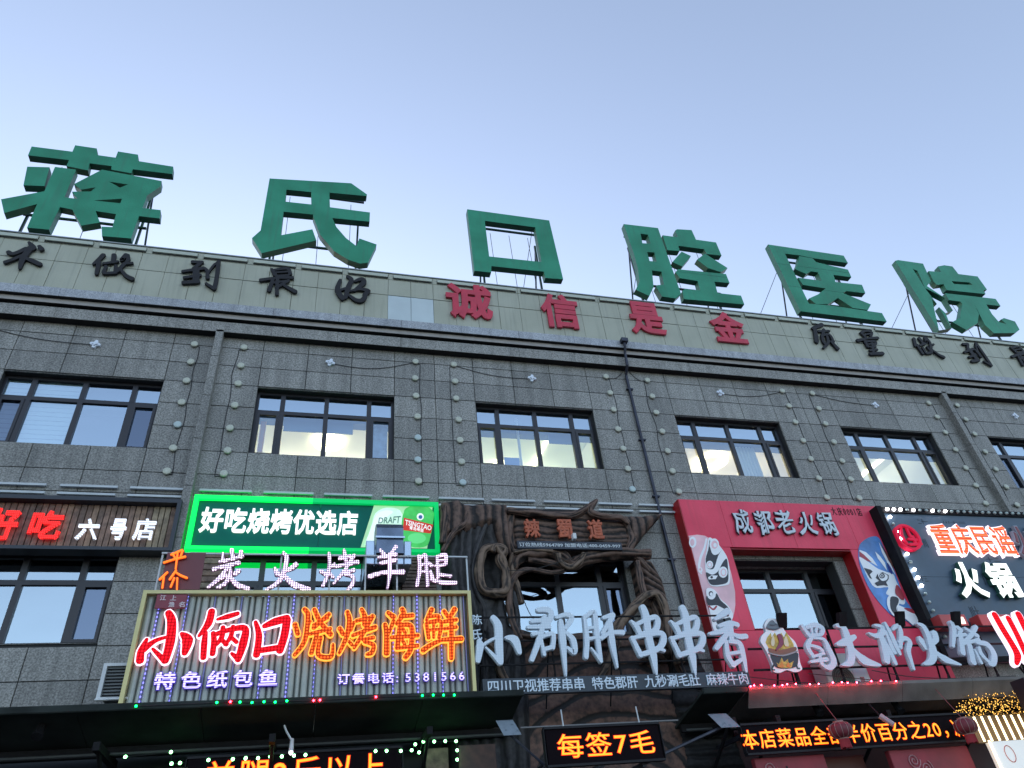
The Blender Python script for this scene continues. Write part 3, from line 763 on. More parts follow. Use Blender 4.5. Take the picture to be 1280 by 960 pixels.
def again(src, px, py, lab):
    """the same character again: its left end placed at a measured point"""
    me = src.data; xs_ = [v.co.x for v in me.vertices]; zs_ = [v.co.z for v in me.vertices]
    X, Z = at(px, py, SY); o = src.copy(); C.objects.link(o)
    o.location = (X - min(xs_), SY, Z - max(zs_)); tag(o, lab, 'sign character', GS)
again(z_, 1134, 420, 'black brush written slogan character below the left edge of the rightmost roof character')
again(d_, 1194, 426.5, 'black brush written slogan character second from the right end of the parapet')
again(u_, 1252, 431, 'black brush written slogan character cut off by the right edge of the photo')
for ch, p, q, lab in [('诚', (556, 354), (617, 403), 'red slogan character above the pale replaced panels, leftmost of the four red ones'), ('信', (672.5, 367), (727, 413.5), 'red slogan character second from the left of the four red ones'),
                 ('是', (780, 377), (835, 421.5), 'red slogan character third from the left of the four red ones'), ('金', (881, 389), (938, 431.5), 'red roof shaped slogan character, rightmost of the four red ones')]:
    mb = MB(); put(mb, glyph(ch, .032), *rect(SY, p, q), SY - .06, SY)
    o = mb.build('slogan_character', REDL, None, origin=centred(mb)); tag(o, lab, 'sign character', GS)

# ------------------------------------------------------------------ SIGN: wooden plank board
T = thing('plank_shop_sign', 'dark framed shop sign of weathered wooden planks with red and white lit characters', 'shop sign', (-4, 11.9, 6.95))
X0, X1, Z0, Z1 = -6.9, -2.285, 6.955, 7.89
F = MB().box(X0, X1, 11.70, 11.96, Z1 - .07, Z1).box(X0, X1, 11.70, 11.96, Z0, Z0 + .055).box(X1 - .065, X1, 11.70, 11.96, Z0 + .055, Z1 - .07).box(X0, X0 + .06, 11.7, 11.96, Z0 + .055, Z1 - .07)
F.build('frame', mat('blackish_frame', (.02, .025, .035), .4), T)
MB().box(X0 + .07, X1 - .07, 11.90, 11.955, Z0 + .06, Z1 - .075).build('backing', BLK, T)
WOODS = [mat(f'weathered_plank_{i}', c, .75, var=.45, scale=9, bump=.4, bscale=40) for i, c in enumerate([(.19, .125, .095), (.23, .155, .11), (.145, .10, .08), (.26, .21, .145)])]
x = X0 + .075; k = 0
while x < X1 - .12:
    wd = .092 + random.uniform(-.006, .006)
    MB().bbox(x, min(x + wd - .012, X1 - .068), 11.85 + random.uniform(-.004, .004), 11.899, Z0 + .058, Z1 - .073, .005).build('plank', WOODS[3] if x > X1 - .55 and random.random() < .6 else WOODS[random.randrange(3)], T); x += wd; k += 1
REDLED = led('red_led_face', (.55, .02, .02), (1, .03, .03), 1.6, .028, .34, base_glow=.35)
WHTLED = led('white_led_face', (.62, .66, .72), (.85, .88, 1), .9, .034, .30, row=True, base_glow=.12)
sideblk = BLK
def chars(T, lst, Y, depth, m, off, **kw):
    for ch, p, q in lst:
        mb = MB(); put(mb, glyph(ch, off), *rect(Y, p, q), Y - depth, Y, **kw); mb.build('character', m, T)
chars(T, [('好', (-22, 676), (30, 637)), ('吃', (32, 674), (84, 640))], 11.79, .05, REDLED, .022)
chars(T, [('六', (93, 675.5), (127.5, 650)), ('号', (135, 675), (161, 650)), ('店', (164.5, 675.5), (197, 649.5))], 11.79, .05, WHTLED, .022)

# ------------------------------------------------------------------ SIGN: green lit board
T = thing('green_shop_sign', 'green shop sign with a glowing green border and a beer can picture', 'shop sign', (0, 11.95, 7.02))
X0, X1, Z0, Z1 = -2.118, 2.118, 7.023, 8.034
NEON = mat('green_neon', (.02, .6, .1), .4, emit=(.0, 1, .10), estr=1.05)
NEON2 = mat('green_neon_dim', (.01, .45, .12), .35, emit=(.0, 1, .22), estr=.32)
f = .078; xm = -.15
MB().box(X0, xm, 11.78, 11.96, Z1 - f, Z1).box(X0, xm, 11.78, 11.96, Z0, Z0 + f * .8).box(X0, X0 + f, 11.78, 11.96, Z0 + f * .8, Z1 - f).build('border_light', NEON, T)
MB().box(xm, X1, 11.78, 11.96, Z1 - f, Z1).box(xm, X1, 11.78, 11.96, Z0, Z0 + f * .8).box(X1 - f, X1, 11.78, 11.96, Z0 + f * .8, Z1 - f).build('border_light', NEON2, T)
MB().box(X0 + f, -.005, 11.85, 11.96, Z0 + f * .8, Z1 - f).box(.0, X1 - f, 11.85, 11.96, Z0 + f * .8, Z1 - f).build('board', mat('teal_board', (.004, .15, .11), .5, var=.1, scale=1.5, spec=.12), T)
GW = mat('white_lit_letter', (.8, .8, .8), .4, emit=(1, .97, 1), estr=.85)
row(T, '好吃烧烤优选店', 11.845, rect(11.8, (247, 665), (449, 638)), .045, GW, off=.02, fill=.98)
Q = (360, 600, 4.571); YP = 11.842
pq = zpoly([(495, 133), (828, 143), (795, 392), (415, 385)], Q, YP)
MB().prism([pq], YP - .006, YP).build('picture_panel', mat('pale_green_print', (.35, .62, .35), .4, var=.35, scale=2.2, emit=(.35, .62, .35), estr=.55), T)
def decal(T, pts, org, Y, lift, m, name='print_shape', sm=True, holes=[]):
    lp = zpoly(smooth_poly(pts, 3) if sm else pts, org, Y)
    return MB().prism([lp] + [zpoly(h, org, Y) for h in holes], Y - lift - .002, Y - lift + .0015).build(name, m, T)
PG1 = mat('bottle_print', (.55, .78, .62), .3, var=.2, scale=6, emit=(.55, .78, .62), estr=.55); PG2 = mat('can_print', (.06, .45, .10), .3, var=.35, scale=5, emit=(.06, .45, .10), estr=.55)
decal(T, [(500, 190), (560, 160), (640, 175), (660, 260), (640, 380), (520, 380), (450, 375), (455, 330), (480, 250)], Q, YP, .008, PG1)
decal(T, [(505, 200), (560, 175), (600, 185), (560, 215), (520, 260), (480, 370), (440, 372), (470, 290)], Q, YP, .012, mat('bottle_highlight', (.72, .85, .8), .3, emit=(.72, .85, .8), estr=.55))
decal(T, [(672, 165), (720, 147), (790, 152), (828, 180), (832, 215), (808, 350), (775, 384), (700, 382), (655, 350), (650, 240), (660, 190)], Q, YP, .012, PG2)
decal(T, [(662, 218), (828, 258), (815, 308), (655, 288)], Q, YP, .016, mat('red_print', (.5, .04, .03), .4, emit=(.5, .04, .03), estr=.55), sm=False)
decal(T, blob(755, 212, 20, 20), Q, YP, .016, mat('white_print', (.75, .78, .75), .4, emit=(.75, .78, .75), estr=.55)); decal(T, blob(756, 214, 11, 11), Q, YP, .020, mat('blue_print', (.05, .2, .5), .4))
WP = MATS['white_print']
def tilt_text(T, txt, quad, org, Y, m, off=.01, name='lettering'):
    """text stretched over a measured quad TL,TR,BR,BL"""
    vs, fs = glyph(txt, off, 2)
    a, b = min(v[0] for v in vs), max(v[0] for v in vs); c, d = min(v[1] for v in vs), max(v[1] for v in vs)
    q = zpoly(quad, org, Y); o = []
    for x, y, z in vs:
        u = (x - a) / (b - a); t = (y - c) / (d - c)
        top = [q[0][i] + (q[1][i] - q[0][i]) * u for i in (0, 1)]; bot = [q[3][i] + (q[2][i] - q[3][i]) * u for i in (0, 1)]
        o.append((bot[0] + (top[0] - bot[0]) * t, Y - (.003 if z > 0 else 0), bot[1] + (top[1] - bot[1]) * t))
    return MB().add(o, fs).build(name, m, T)
tilt_text(T, 'TSINGTAO', [(670, 226), (822, 262), (818, 290), (668, 256)], Q, YP - .019, WP, .02)
tilt_text(T, '青岛啤酒', [(695, 262), (775, 280), (773, 300), (693, 282)], Q, YP - .019, WP, .02)
tilt_text(T, 'DRAFT', [(520, 215), (645, 205), (640, 246), (515, 248)], Q, YP - .017, mat('grey_green_print', (.16, .33, .25), .4), .015)
decal(T, blob(735, 335, 52, 30), Q, YP, .016, mat('mid_green_print', (.12, .6, .2), .4, emit=(.12, .6, .2), estr=.55)) 

# ------------------------------------------------------------------ exhaust duct in front of the green sign
T = thing('exhaust_duct', 'steel exhaust duct rising in front of the green sign between the roast lamb characters', 'duct', (1.07, 11.95, 6.4))
SS = mat('stainless_steel', (.42, .50, .58), .28, .85, var=.12, scale=2)
d = MB().bbox(.76, .90, 11.0, 11.12, 6.45, 6.86, .01).bbox(.91, 1.37, 11.0, 11.12, 6.45, 6.70, .01).bbox(1.38, 1.50, 11.0, 11.12, 6.45, 6.86, .01).box(.77, 1.49, 11.121, 11.96, 6.47, 6.84)
d.build('duct_box', SS, T)
mb = MB(); prof = [(11.45, 6.9), (11.45, 7.12), (11.38, 7.20), (11.2, 7.23), (11.02, 7.17), (10.93, 7.06), (10.92, 6.90), (10.90, 6.60)]
vs = []; 
for y, z in prof: vs += [(.92, y, z), (1.36, y, z)]
fs = [(2 * i, 2 * i + 1, 2 * i + 3, 2 * i + 2) for i in range(len(prof) - 1)]
mb.add(vs, fs); vs2 = [(.92, y, z) for y, z in prof] + [(.92, 11.3, 6.60)]; mb.add(vs2, [tuple(range(len(vs2)))]); mb.add([(1.36, y, z) for _, y, z in [(0, a[1], a[2]) for a in vs2]], [tuple(range(len(vs2)))[::-1]])
mb.build('elbow', mat('dull_steel', (.16, .20, .26), .3, .8, var=.25, scale=3), T)
MB().box(.90, 1.38, 10.88, 10.90, 6.86, 6.89).build('seam_band', SS, T)

# ------------------------------------------------------------------ lamb sign: LED characters on a light frame
T = thing('roast_lamb_sign', 'row of purple white lit characters on a thin steel frame above the corrugated sign', 'sign', (0, 10.95, 5.97))
a = at(202, 690, 10.95); b = at(584, 693, 10.95)
fr = MB().box(-2.27, 2.43, 10.96, 10.985, 6.565, 6.59)
for x in (-2.27, -.55, .2, .75, 1.25, 2.405): fr.box(x, x + .025, 10.987, 11.01, 5.97, 6.564)
fr.build('frame', ALU, T)
PUR = led('lilac_led_face', (.50, .38, .50), (1, .78, 1), 1.6, .034, .32, base_glow=.08)
PURS = mat('dark_purple_side', (.16, .06, .13), .6)
K1 = (250, 670, 8); K2 = (380, 670, 6.4)
TAN = [([(318,142),(328,225)],[34,38]),([(228,178),(230,250)],[18,28]),([(412,158),(400,212)],[34,24]),([(200,262),(300,240),(425,205)],[26,24,34]),([(130,338),(250,305),(392,272)],[30,28,34]),([(290,300),(200,420),(78,522)],[28,34,18]),([(300,300),(302,380),(250,480),(170,522)],[24,28,32,20]),([(292,395),(370,490),(485,530)],[20,44,30]),([(215,430),(262,400)],[18,30]),([(345,388),(392,350)],[34,34])]
HUO = [([(832,168),(868,230),(835,370),(775,470),(660,542)],[22,40,38,36,14]),([(748,322),(775,388)],[20,46]),([(960,288),(925,320),(870,345)],[46,44,24]),([(845,400),(940,490),(1095,540)],[22,54,36])]
KAO = [([(200,140),(205,220),(190,310),(150,402)],[18,24,22,20]),([(133,285),(168,305)],[20,26]),([(245,228),(218,252)],20),([(212,308),(235,335)],18),([(320,115),(335,200)],[18,26]),([(282,182),(372,165)],22),([(238,250),(430,212)],[18,28]),([(400,158),(330,270),(238,382)],[24,22,14]),([(320,305),(400,275)],[20,26]),([(335,312),(392,330),(388,385),(352,432)],[20,22,26,24])]
YANG = [([(608,118),(645,155)],[24,24]),([(735,90),(692,150)],[28,20]),([(598,175),(735,150)],[22,26]),([(608,220),(735,195)],[20,24]),([(520,328),(640,295),(795,290)],[32,24,34]),([(682,150),(685,300),(665,428)],[24,26,10])]
TUI = [([(918,160),(926,260),(903,398)],[20,26,22]),([(932,175),(972,160),(980,280),(988,402)],[18,24,24,20]),([(930,235),(975,228)],14),([(930,292),(980,285)],14),([(998,220),(1022,242)],[18,24]),([(1010,285),(1030,352)],[20,24]),([(1055,172),(1130,155),(1132,230)],[18,24,22]),([(1062,203),(1125,196)],13),([(1050,243),(1132,232)],14),([(1062,170),(1070,335)],22),([(1078,312),(1172,325)],[16,22]),([(1012,352),(1100,375),(1215,378)],[18,26,20])]
for sp, kk in ((TAN, K1), (HUO, K1), (KAO, K2), (YANG, K2), (TUI, K2)):
    o = brush(None, sp, kk, 10.93, .035, PUR, T, 'character')
    m2 = MB(); strokes(m2, sp, kk, 10.93, .03, .018, back=.03); m2.build('letter_back', PURS, o)
T = thing('budget_price_sign', 'two small orange lit characters stacked above the left corner of the corrugated sign', 'sign', (-2.1, 10.95, 5.97))
ORG = mat('orange_neon', (.9, .3, .05), .4, emit=(1, .14, .006), estr=1.0)
K3 = (150, 670, 8)
PING = [([(512,192),(625,145)],18),([(525,180),(552,222)],16),([(630,150),(608,205)],16),([(440,272),(540,240),(655,212)],[18,16,20]),([(580,160),(558,335)],[16,14])]
JIA = [([(475,368),(398,440)],18),([(440,415),(425,525)],16),([(562,350),(498,440)],18),([(562,370),(610,400),(672,425)],[14,18,18]),([(545,425),(508,515)],16),([(575,425),(570,542)],[16,12])]
MB().box(-2.19, -1.65, 10.95, 10.97, 6.0, 6.58).build('back_plate', mat('dull_red_plate', (.16, .05, .06), .6), T)
for sp in (PING, JIA):
    o = brush(None, sp, K3, 10.92, .03, ORG, T, 'character')
    m2 = MB(); strokes(m2, sp, K3, 10.92, .025, .02, back=.02); m2.build('letter_back', mat('dark_red_side', (.3, .03, .02), .5), o)

# ------------------------------------------------------------------ corrugated sign
T = thing('corrugated_seafood_sign', 'large corrugated grey shop sign in a gold frame with red and orange lit characters', 'shop sign', (0, 11.05, 4.42))
X0, X1, Z0, Z1 = -2.385, 2.425, 4.40, 5.955
MB().box(X0, X1, 10.86, 10.98, Z1 - .05, Z1).box(X0, X0 + .055, 10.86, 10.98, Z0, Z1 - .05).box(X1 - .055, X1, 10.86, 10.98, Z0, Z1 - .05).build('frame', GOLD, T)
MB().box(X0 + .055, X1 - .055, 10.99, 11.05, Z0, Z1 - .05).build('backing', mat('dull_backing', (.10, .11, .10), .7), T)
cm = MB(); x = X0 + .06; rib = 0; strips = []
while x < X1 - .13:
    wd = .088 if rib % 2 == 0 else .058
    n = 6; vs = []
    for k in range(n + 1):
        an = math.pi * k / n
        vs += [(x + wd / 2 - math.cos(an) * wd / 2, 10.985 - math.sin(an) * .035, Z0), (x + wd / 2 - math.cos(an) * wd / 2, 10.985 - math.sin(an) * .035, Z1 - .06)]
    cm.add(vs, [(2 * k, 2 * k + 2, 2 * k + 3, 2 * k + 1) for k in range(n)])
    x += wd + .020; rib += 1
    if rib % 4 == 2: strips.append(x - .010)
cm.build('corrugated_sheet', mat('grey_corrugated', (.36, .39, .35), .5, .2, var=.18, scale=3, bump=.1), T)
BLUELED = led('blue_led_strip', (.22, .24, .42), (.22, .20, 1), 1.4, .06, .24, base_glow=.03)
for x in strips: MB().box(x - .009, x + .009, 10.94, 10.95, Z0 + .01, Z1 - .06).build('light_strip', BLUELED, T)
RL = led('scarlet_led', (.5, .004, .01), (1, .006, .014), 1.5, .046, .30, base_glow=.26)
WO = mat('white_led_outline', (.8, .75, .8), .4, emit=(1, .82, 1), estr=.9)
OL = led('orange_led', (.6, .05, .01), (1, .10, .012), 1.5, .046, .30, base_glow=.16)
YO = mat('yellow_outline', (.8, .45, .1), .4, emit=(1, .42, .04), estr=.95)
K4 = (160, 740, 6.4); K5 = (140, 730, 4.571); K6 = (360, 730, 4.571)
XIAO = [([(325,172),(352,245),(342,400),(300,560)],[40,60,62,46]),([(300,560),(200,462)],[42,12]),([(155,385),(110,480),(100,560)],[16,46,52]),([(130,465),(220,400),(315,368)],[50,26,14]),([(430,340),(478,395),(455,500)],[18,80,34])]
LIA = [([(672,160),(645,260),(568,362)],[44,48,12]),([(622,330),(612,420),(605,535)],[26,40,36]),([(715,228),(800,205),(882,180)],[10,34,24]),([(682,335),(690,400),(678,505)],[26,36,34]),([(692,352),(800,315),(935,300),(922,420),(880,552)],[28,30,44,58,38]),([(828,498),(880,540)],[12,40]),([(762,290),(752,370),(708,432)],[28,32,16]),([(745,385),(792,430)],[24,26]),([(842,285),(822,370),(775,432)],[26,28,16]),([(830,375),(872,412)],22)]
KOU = [([(820,222),(840,300),(826,412)],[14,30,32]),([(868,248),(930,222),(1002,202)],[18,38,38]),([(1000,208),(985,300),(958,388)],[38,38,34]),([(850,385),(960,368)],[26,28])]
SHAO = [([(1098,148),(1120,190),(1100,330),(1042,412)],[20,26,24,18]),([(1045,235),(1062,292)],24),([(1132,218),(1108,262)],18),([(1155,150),(1190,225),(1250,295)],[20,24,26]),([(1240,178),(1150,258)],22),([(1150,240),(1232,200)],16),([(1128,292),(1248,262)],20),([(1170,295),(1138,402)],24),([(1192,310),(1178,408),(1250,420),(1262,350)],[22,24,24,14])]
KAO2 = [([(345,612),(362,690),(340,810),(280,945)],[26,38,36,22]),([(283,745),(312,795)],32),([(398,698),(370,765)],26),([(358,850),(385,882)],24),([(458,592),(482,650),(482,720)],[24,36,34]),([(418,688),(550,655)],28),([(385,805),(570,735)],[26,34]),([(548,648),(470,790),(398,905)],[32,32,22]),([(470,838),(555,820)],28),([(480,855),(552,880),(540,940),(500,955)],[24,32,36,22])]
HAI = [([(568,168),(602,195)],[18,30]),([(552,235),(562,290),(562,402)],[22,28,32]),([(602,215),(555,335)],[22,14]),([(650,148),(655,180),(618,235)],[24,28,18]),([(640,192),(712,185)],22),([(640,232),(622,372)],26),([(640,240),(702,250),(700,370),(668,425)],[22,26,28,26]),([(588,312),(742,300)],20),([(620,372),(740,358)],20),([(655,262),(668,288)],18),([(650,325),(665,350)],18)]
XIAN = [([(820,150),(788,212)],[26,16]),([(800,192),(860,190),(838,225)],18),([(788,232),(802,315)],20),([(790,228),(870,220),(860,312)],20),([(830,222),(830,312)],16),([(795,270),(860,265)],15),([(768,385),(820,350),(885,322)],[28,24,16]),([(888,160),(912,195)],20),([(950,148),(918,202)],[26,18]),([(888,222),(960,210)],20),([(888,262),(960,252)],18),([(878,325),(990,318)],[20,26]),([(930,205),(930,320),(930,432)],[22,26,22])]
for sp, kk, m1, m2_, ow in ((XIAO, K4, RL, WO, .038), (LIA, K4, RL, WO, .038), (KOU, K5, RL, WO, .038), (SHAO, K5, OL, YO, .028), (KAO2, K2, OL, YO, .028), (HAI, K6, OL, YO, .028), (XIAN, K6, OL, YO, .028)):
    brush(None, sp, kk, 10.90, .05, m1, T, 'character', out=True, outm=m2_, outw=ow, grow=.018 if m1 is RL else .004)
VL = led('violet_led', (.40, .35, .75), (.66, .55, 1), 1.1, .030, .34, row=True, base_glow=.15); VB = mat('deep_blue_side', (.03, .02, .22), .5, emit=(.1, .05, 1), estr=.25)
row(T, '特色纸包鱼', 10.915, rect(10.9, (187, 863), (352, 836)), .03, VL, off=.02, edge=.03, edge_mat=VB, fill=.82)
row(T, '订餐电话', 10.915, rect(10.9, (419.5, 856), (494, 840)), .03, VL, off=.02, edge=.03, edge_mat=VB, fill=.86)
row(T, ':5381566', 10.915, rect(10.9, (493, 853), (582, 839.5)), .03, VL, off=.012, edge=.03, edge_mat=VB, fill=.78, tall=True)
R_ = rect(10.9, (196.9, 743.8), (231.3, 761.3)); sx0, sx1, sz0, sz1 = R_
sp_ = MB().bbox(sx0, sx1, 10.87, 10.89, sz0, sz1, .006).build('seal_plate', mat('maroon_plate', (.22, .03, .05), .5), T)
for ch, u, t in (('江', .12, .55), ('上', .46, .55), ('渔', .44, .08), ('名', .78, .08)):
    w_, h_ = (sx1 - sx0) * .2, (sz1 - sz0) * .38
    mb = MB(); put(mb, glyph(ch, .02), sx0 + u * (sx1 - sx0), sx0 + u * (sx1 - sx0) + w_, sz0 + t * (sz1 - sz0), sz0 + t * (sz1 - sz0) + h_, 10.862, 10.872); mb.build('lettering', mat('pale_lettering', (.7, .6, .62), .5), sp_)

# AC unit half hidden behind the left of the corrugated sign
T = thing('window_fan_unit', 'grey framed ventilation unit standing on the canopy behind the corrugated sign', 'ventilation unit', (-2.4, 11.5, 4.5))
MB().box(-2.75, -2.70, 11.2, 11.25, 4.55, 5.04).box(-2.70, -2.1, 11.2, 11.25, 5.0, 5.04).box(-2.70, -2.1, 11.2, 11.25, 4.55, 4.59).build('frame', WHITEM, T)
MB().box(-2.70, -2.1, 11.24, 11.7, 4.59, 5.0).build('housing', mat('grey_housing', (.16, .18, .19), .6, var=.2, scale=6), T)
mb = MB()
for k in range(9): mb.box(-2.69, -2.1, 11.225, 11.235, 4.61 + k * .043, 4.625 + k * .043)
mb.build('grille', BLK, T); MB().tube([(-2.75, 11.2, 4.56), (-2.3, 10.95, 4.50)], .018, 6).build('brace', WHITEM, T)

# ------------------------------------------------------------------ tree root front
def bark(name, c0, c1, gs=1.0):
    m = bpy.data.materials.new(name); m.use_nodes = True
    n = m.node_tree.nodes; l = m.node_tree.links; b = n['Principled BSDF']; b.inputs['Roughness'].default_value = .7
    at_ = n.new('ShaderNodeAttribute'); at_.attribute_name = 'groove'
    r = n.new('ShaderNodeValToRGB'); r.color_ramp.elements[0].color = (*c0, 1); r.color_ramp.elements[1].color = (*c1, 1)
    r.color_ramp.elements[0].position = .42; r.color_ramp.elements[1].position = .98
    g = n.new('ShaderNodeNewGeometry'); t = n.new('ShaderNodeTexNoise'); t.inputs['Scale'].default_value = 14; t.inputs['Detail'].default_value = 6
    l.new(g.outputs['Position'], t.inputs['Vector'])
    ad = n.new('ShaderNodeMath'); ad.operation = 'MULTIPLY_ADD'; l.new(t.outputs[0], ad.inputs[0]); ad.inputs[1].default_value = .9; l.new(at_.outputs['Fac'], ad.inputs[2])
    sb = n.new('ShaderNodeMath'); sb.operation = 'SUBTRACT'; l.new(ad.outputs[0], sb.inputs[0]); sb.inputs[1].default_value = .45
    l.new(sb.outputs[0], r.inputs[0]); l.new(r.outputs[0], b.inputs['Base Color'])
    bp = n.new('ShaderNodeBump'); bp.inputs['Strength'].default_value = .5; bp.inputs['Distance'].default_value = .02; l.new(t.outputs[0], bp.inputs['Height']); l.new(bp.outputs[0], b.inputs['Normal'])
    MATS[name] = m; return m
BARKD = bark('charcoal_bark', (.009, .009, .010), (.050, .048, .050))
BARKB = bark('brown_bark', (.009, .006, .005), (.15, .092, .068))
BARKW = bark('carved_brown_wood', (.018, .016, .016), (.21, .112, .08))
ROOTM = bark('root_wood', (.022, .014, .010), (.19, .13, .09))
T = thing('tree_root_shopfront', 'sculpted shop front shaped like a hollow tree with gnarled roots and brown carved wood', 'shop front', (4.4, 12, 4))
def relief(name, outline, Y, amp, fn, m, res=.03, base=None):
    """a carved panel: grid clipped to an outline, pushed towards the viewer by fn(x,z)->(depth 0..1, groove 0..1)"""
    xs_ = [p[0] for p in outline]; zs_ = [p[1] for p in outline]
    nx = int((max(xs_) - min(xs_)) / res) + 1; nz = int((max(zs_) - min(zs_)) / res) + 1
    def inside(x, z):
        c = False; n = len(outline)
        for i in range(n):
            x1, z1 = outline[i]; x2, z2 = outline[i - 1]
            if (z1 > z) != (z2 > z) and x < (x2 - x1) * (z - z1) / (z2 - z1) + x1: c = not c
        return c
    def edge(x, z):
        d = 9
        for i in range(len(outline)):
            x1, z1 = outline[i]; x2, z2 = outline[i - 1]
            dx, dz = x2 - x1, z2 - z1; t = max(0, min(1, ((x - x1) * dx + (z - z1) * dz) / (dx * dx + dz * dz + 1e-9)))
            d = min(d, math.hypot(x - x1 - dx * t, z - z1 - dz * t))
        return d
    idx = {}; vs = []; gr = []; x0, z0 = min(xs_), min(zs_)
    ins = {}
    for i in range(nx + 1):
        for j in range(nz + 1):
            x, z = x0 + i * res, z0 + j * res
            if inside(x, z):
                e = edge(x, z); h, gv = fn(x, z)
                rnd = min(1, e / .12) ** .5
                idx[(i, j)] = len(vs); vs.append((x, Y - amp * h * rnd - .05 * rnd, z)); gr.append(gv)
    fs = []
    for (i, j), a in idx.items():
        q = [(i, j), (i + 1, j), (i + 1, j + 1), (i, j + 1)]
        if all(k in idx for k in q): fs.append(tuple(idx[k] for k in q))
    # skirt back to the wall
    from collections import Counter
    cnt = Counter()
    for f_ in fs:
        for k in range(4): cnt[frozenset((f_[k], f_[(k + 1) % 4]))] += 1
    back = {}
    def bk(a):
        if a not in back: back[a] = len(vs); vs.append((vs[a][0], 11.99, vs[a][2])); gr.append(gr[a])
        return back[a]
    add = []
    for f_ in fs:
        for k in range(4):
            a, b_ = f_[k], f_[(k + 1) % 4]
            if cnt[frozenset((a, b_))] == 1: add.append((b_, a, bk(a), bk(b_)))
    o = MB().add(vs, fs + add).build(name, m, T, True)
    at_ = o.data.attributes.new('groove', 'FLOAT', 'POINT'); at_.data.foreach_set('value', gr)
    return o
N_ = lambda x, z, s=1, k=0: noise.noise(Vector((x * s, z * s, k)))
def groove(u, v, f, k):
    """uneven grooves running along v: several warped widths, deep and shallow ones mixed"""
    w1 = u + .16 * N_(u * .8, v * .5, 1.6, k) + .05 * N_(u, v * .7, 5, k + 1) + .02 * N_(u, v, 13, k + 2)
    a = abs(math.sin(w1 * f)); b = abs(math.sin(w1 * f * 2.37 + 2.5 * N_(u, v * .4, 3, k + 3)))
    m = .5 + .5 * N_(u, v, 2.3, k + 4)
    return min(1, max(0, (a ** .6) * (.45 + .55 * (b ** .5) * m + .55 * (1 - m))))
def f_trunk(x, z):
    dx, dz = x - 2.93, z - 6.55; r_ = math.hypot(dx / .30, dz / .48)
    bend = .22 * dx / (abs(dx) + .15) * math.exp(-(dz / .9) ** 2) * math.exp(-(dx / .7) ** 2)
    g_ = groove(x - bend, z * .6, 19, 1)
    body = max(0, 1 - ((x - 2.95) / 1.0) ** 2) ** .5
    h = .25 + .6 * body + .22 * g_ + .25 * N_(x, z, 1.6, 20)
    if r_ < 1: h -= .6 * (1 - r_ ** 3)
    return h, g_ * .85
def f_planks(x, z):
    k_ = math.exp(-((x - 4.5) / .3) ** 2 - ((z - 7.45) / .2) ** 2)
    g_ = groove(z + .06 * k_ * math.sin(x * 5), x * .35, 24, 7); return .35 + .35 * g_ + .2 * N_(x, z, 2, 4), g_
def f_brownv(x, z):
    u = x - (7.9 - z) ** 2 * .3 + .12 * math.sin(z * 3)
    g_ = groove(u, z * .5, 17, 5); return .45 + .4 * g_ + .4 * N_(x, z, 1.8, 6), g_
def f_lower(x, z):
    d1 = math.hypot(x - 5.0, (z - 2.9) * 1.15) + .22 * N_(x, z, 1.1, 8)
    d2 = z + .28 * math.sin(x * 1.7) + .2 * N_(x, z, 1.0, 9)
    g_ = abs(math.sin(d1 * 8.0 + 1.3 * N_(x, z, 1.5, 11)))
    g_ = min(1, max(0, (g_ - .16) * 3.2)); return .35 + .25 * g_ + .15 * N_(x, z, 3, 2), g_ * (.75 + .25 * N_(x, z, 6, 3))
def f_dark(x, z):
    g_ = groove(z, x * .5, 18, 12); return .4 + .35 * g_ + .35 * N_(x, z, 1.2, 2), .5 * g_
WZ = lambda *ps: [at(px_, py_, 11.72) for px_, py_ in ps]
relief('bark_panel', [(2.16, 2.6), (3.35, 2.6), (3.50, 4.4), (3.52, 5.3), (3.30, 5.7), (3.22, 6.3), (3.28, 6.75), (3.45, 7.05), (3.3, 7.6), (2.16, 7.8)], 11.93, .30, f_trunk, BARKD, .025)
relief('upper_bark', WZ((549, 632), (572, 628), (580, 634), (632, 634), (640, 680), (640, 705), (625, 690), (612, 662), (590, 668), (552, 676)), 11.66, .16, f_brownv, BARKB, .02)
relief('plaque', WZ((634, 636), (745, 640), (780, 650), (788, 672), (787, 692), (640, 690)), 11.70, .12, f_planks, BARKB, .02)
relief('horn', WZ((776, 648), (800, 648), (828, 644), (806, 668), (796, 682), (784, 686)), 11.66, .14, f_brownv, BARKB, .02)
relief('carved_wood_panel', [(3.1, 2.7), (6.15, 2.7), (6.15, 5.0), (5.9, 5.5), (5.2, 5.62), (4.4, 5.58), (3.5, 5.62), (3.2, 5.2)], 11.90, .10, f_lower, BARKW, .025)
relief('dark_bark_panel', [(6.0, 2.7), (7.2, 2.7), (6.95, 4.4), (6.75, 5.1), (6.2, 5.35), (5.95, 4.6)], 11.92, .2, f_dark, BARKD, .025)
relief('right_trunk', WZ((792, 700), (812, 702), (826, 725), (838, 770), (850, 800), (835, 830), (800, 830), (812, 780), (802, 745)), 11.74, .2, f_brownv, BARKB, .02)
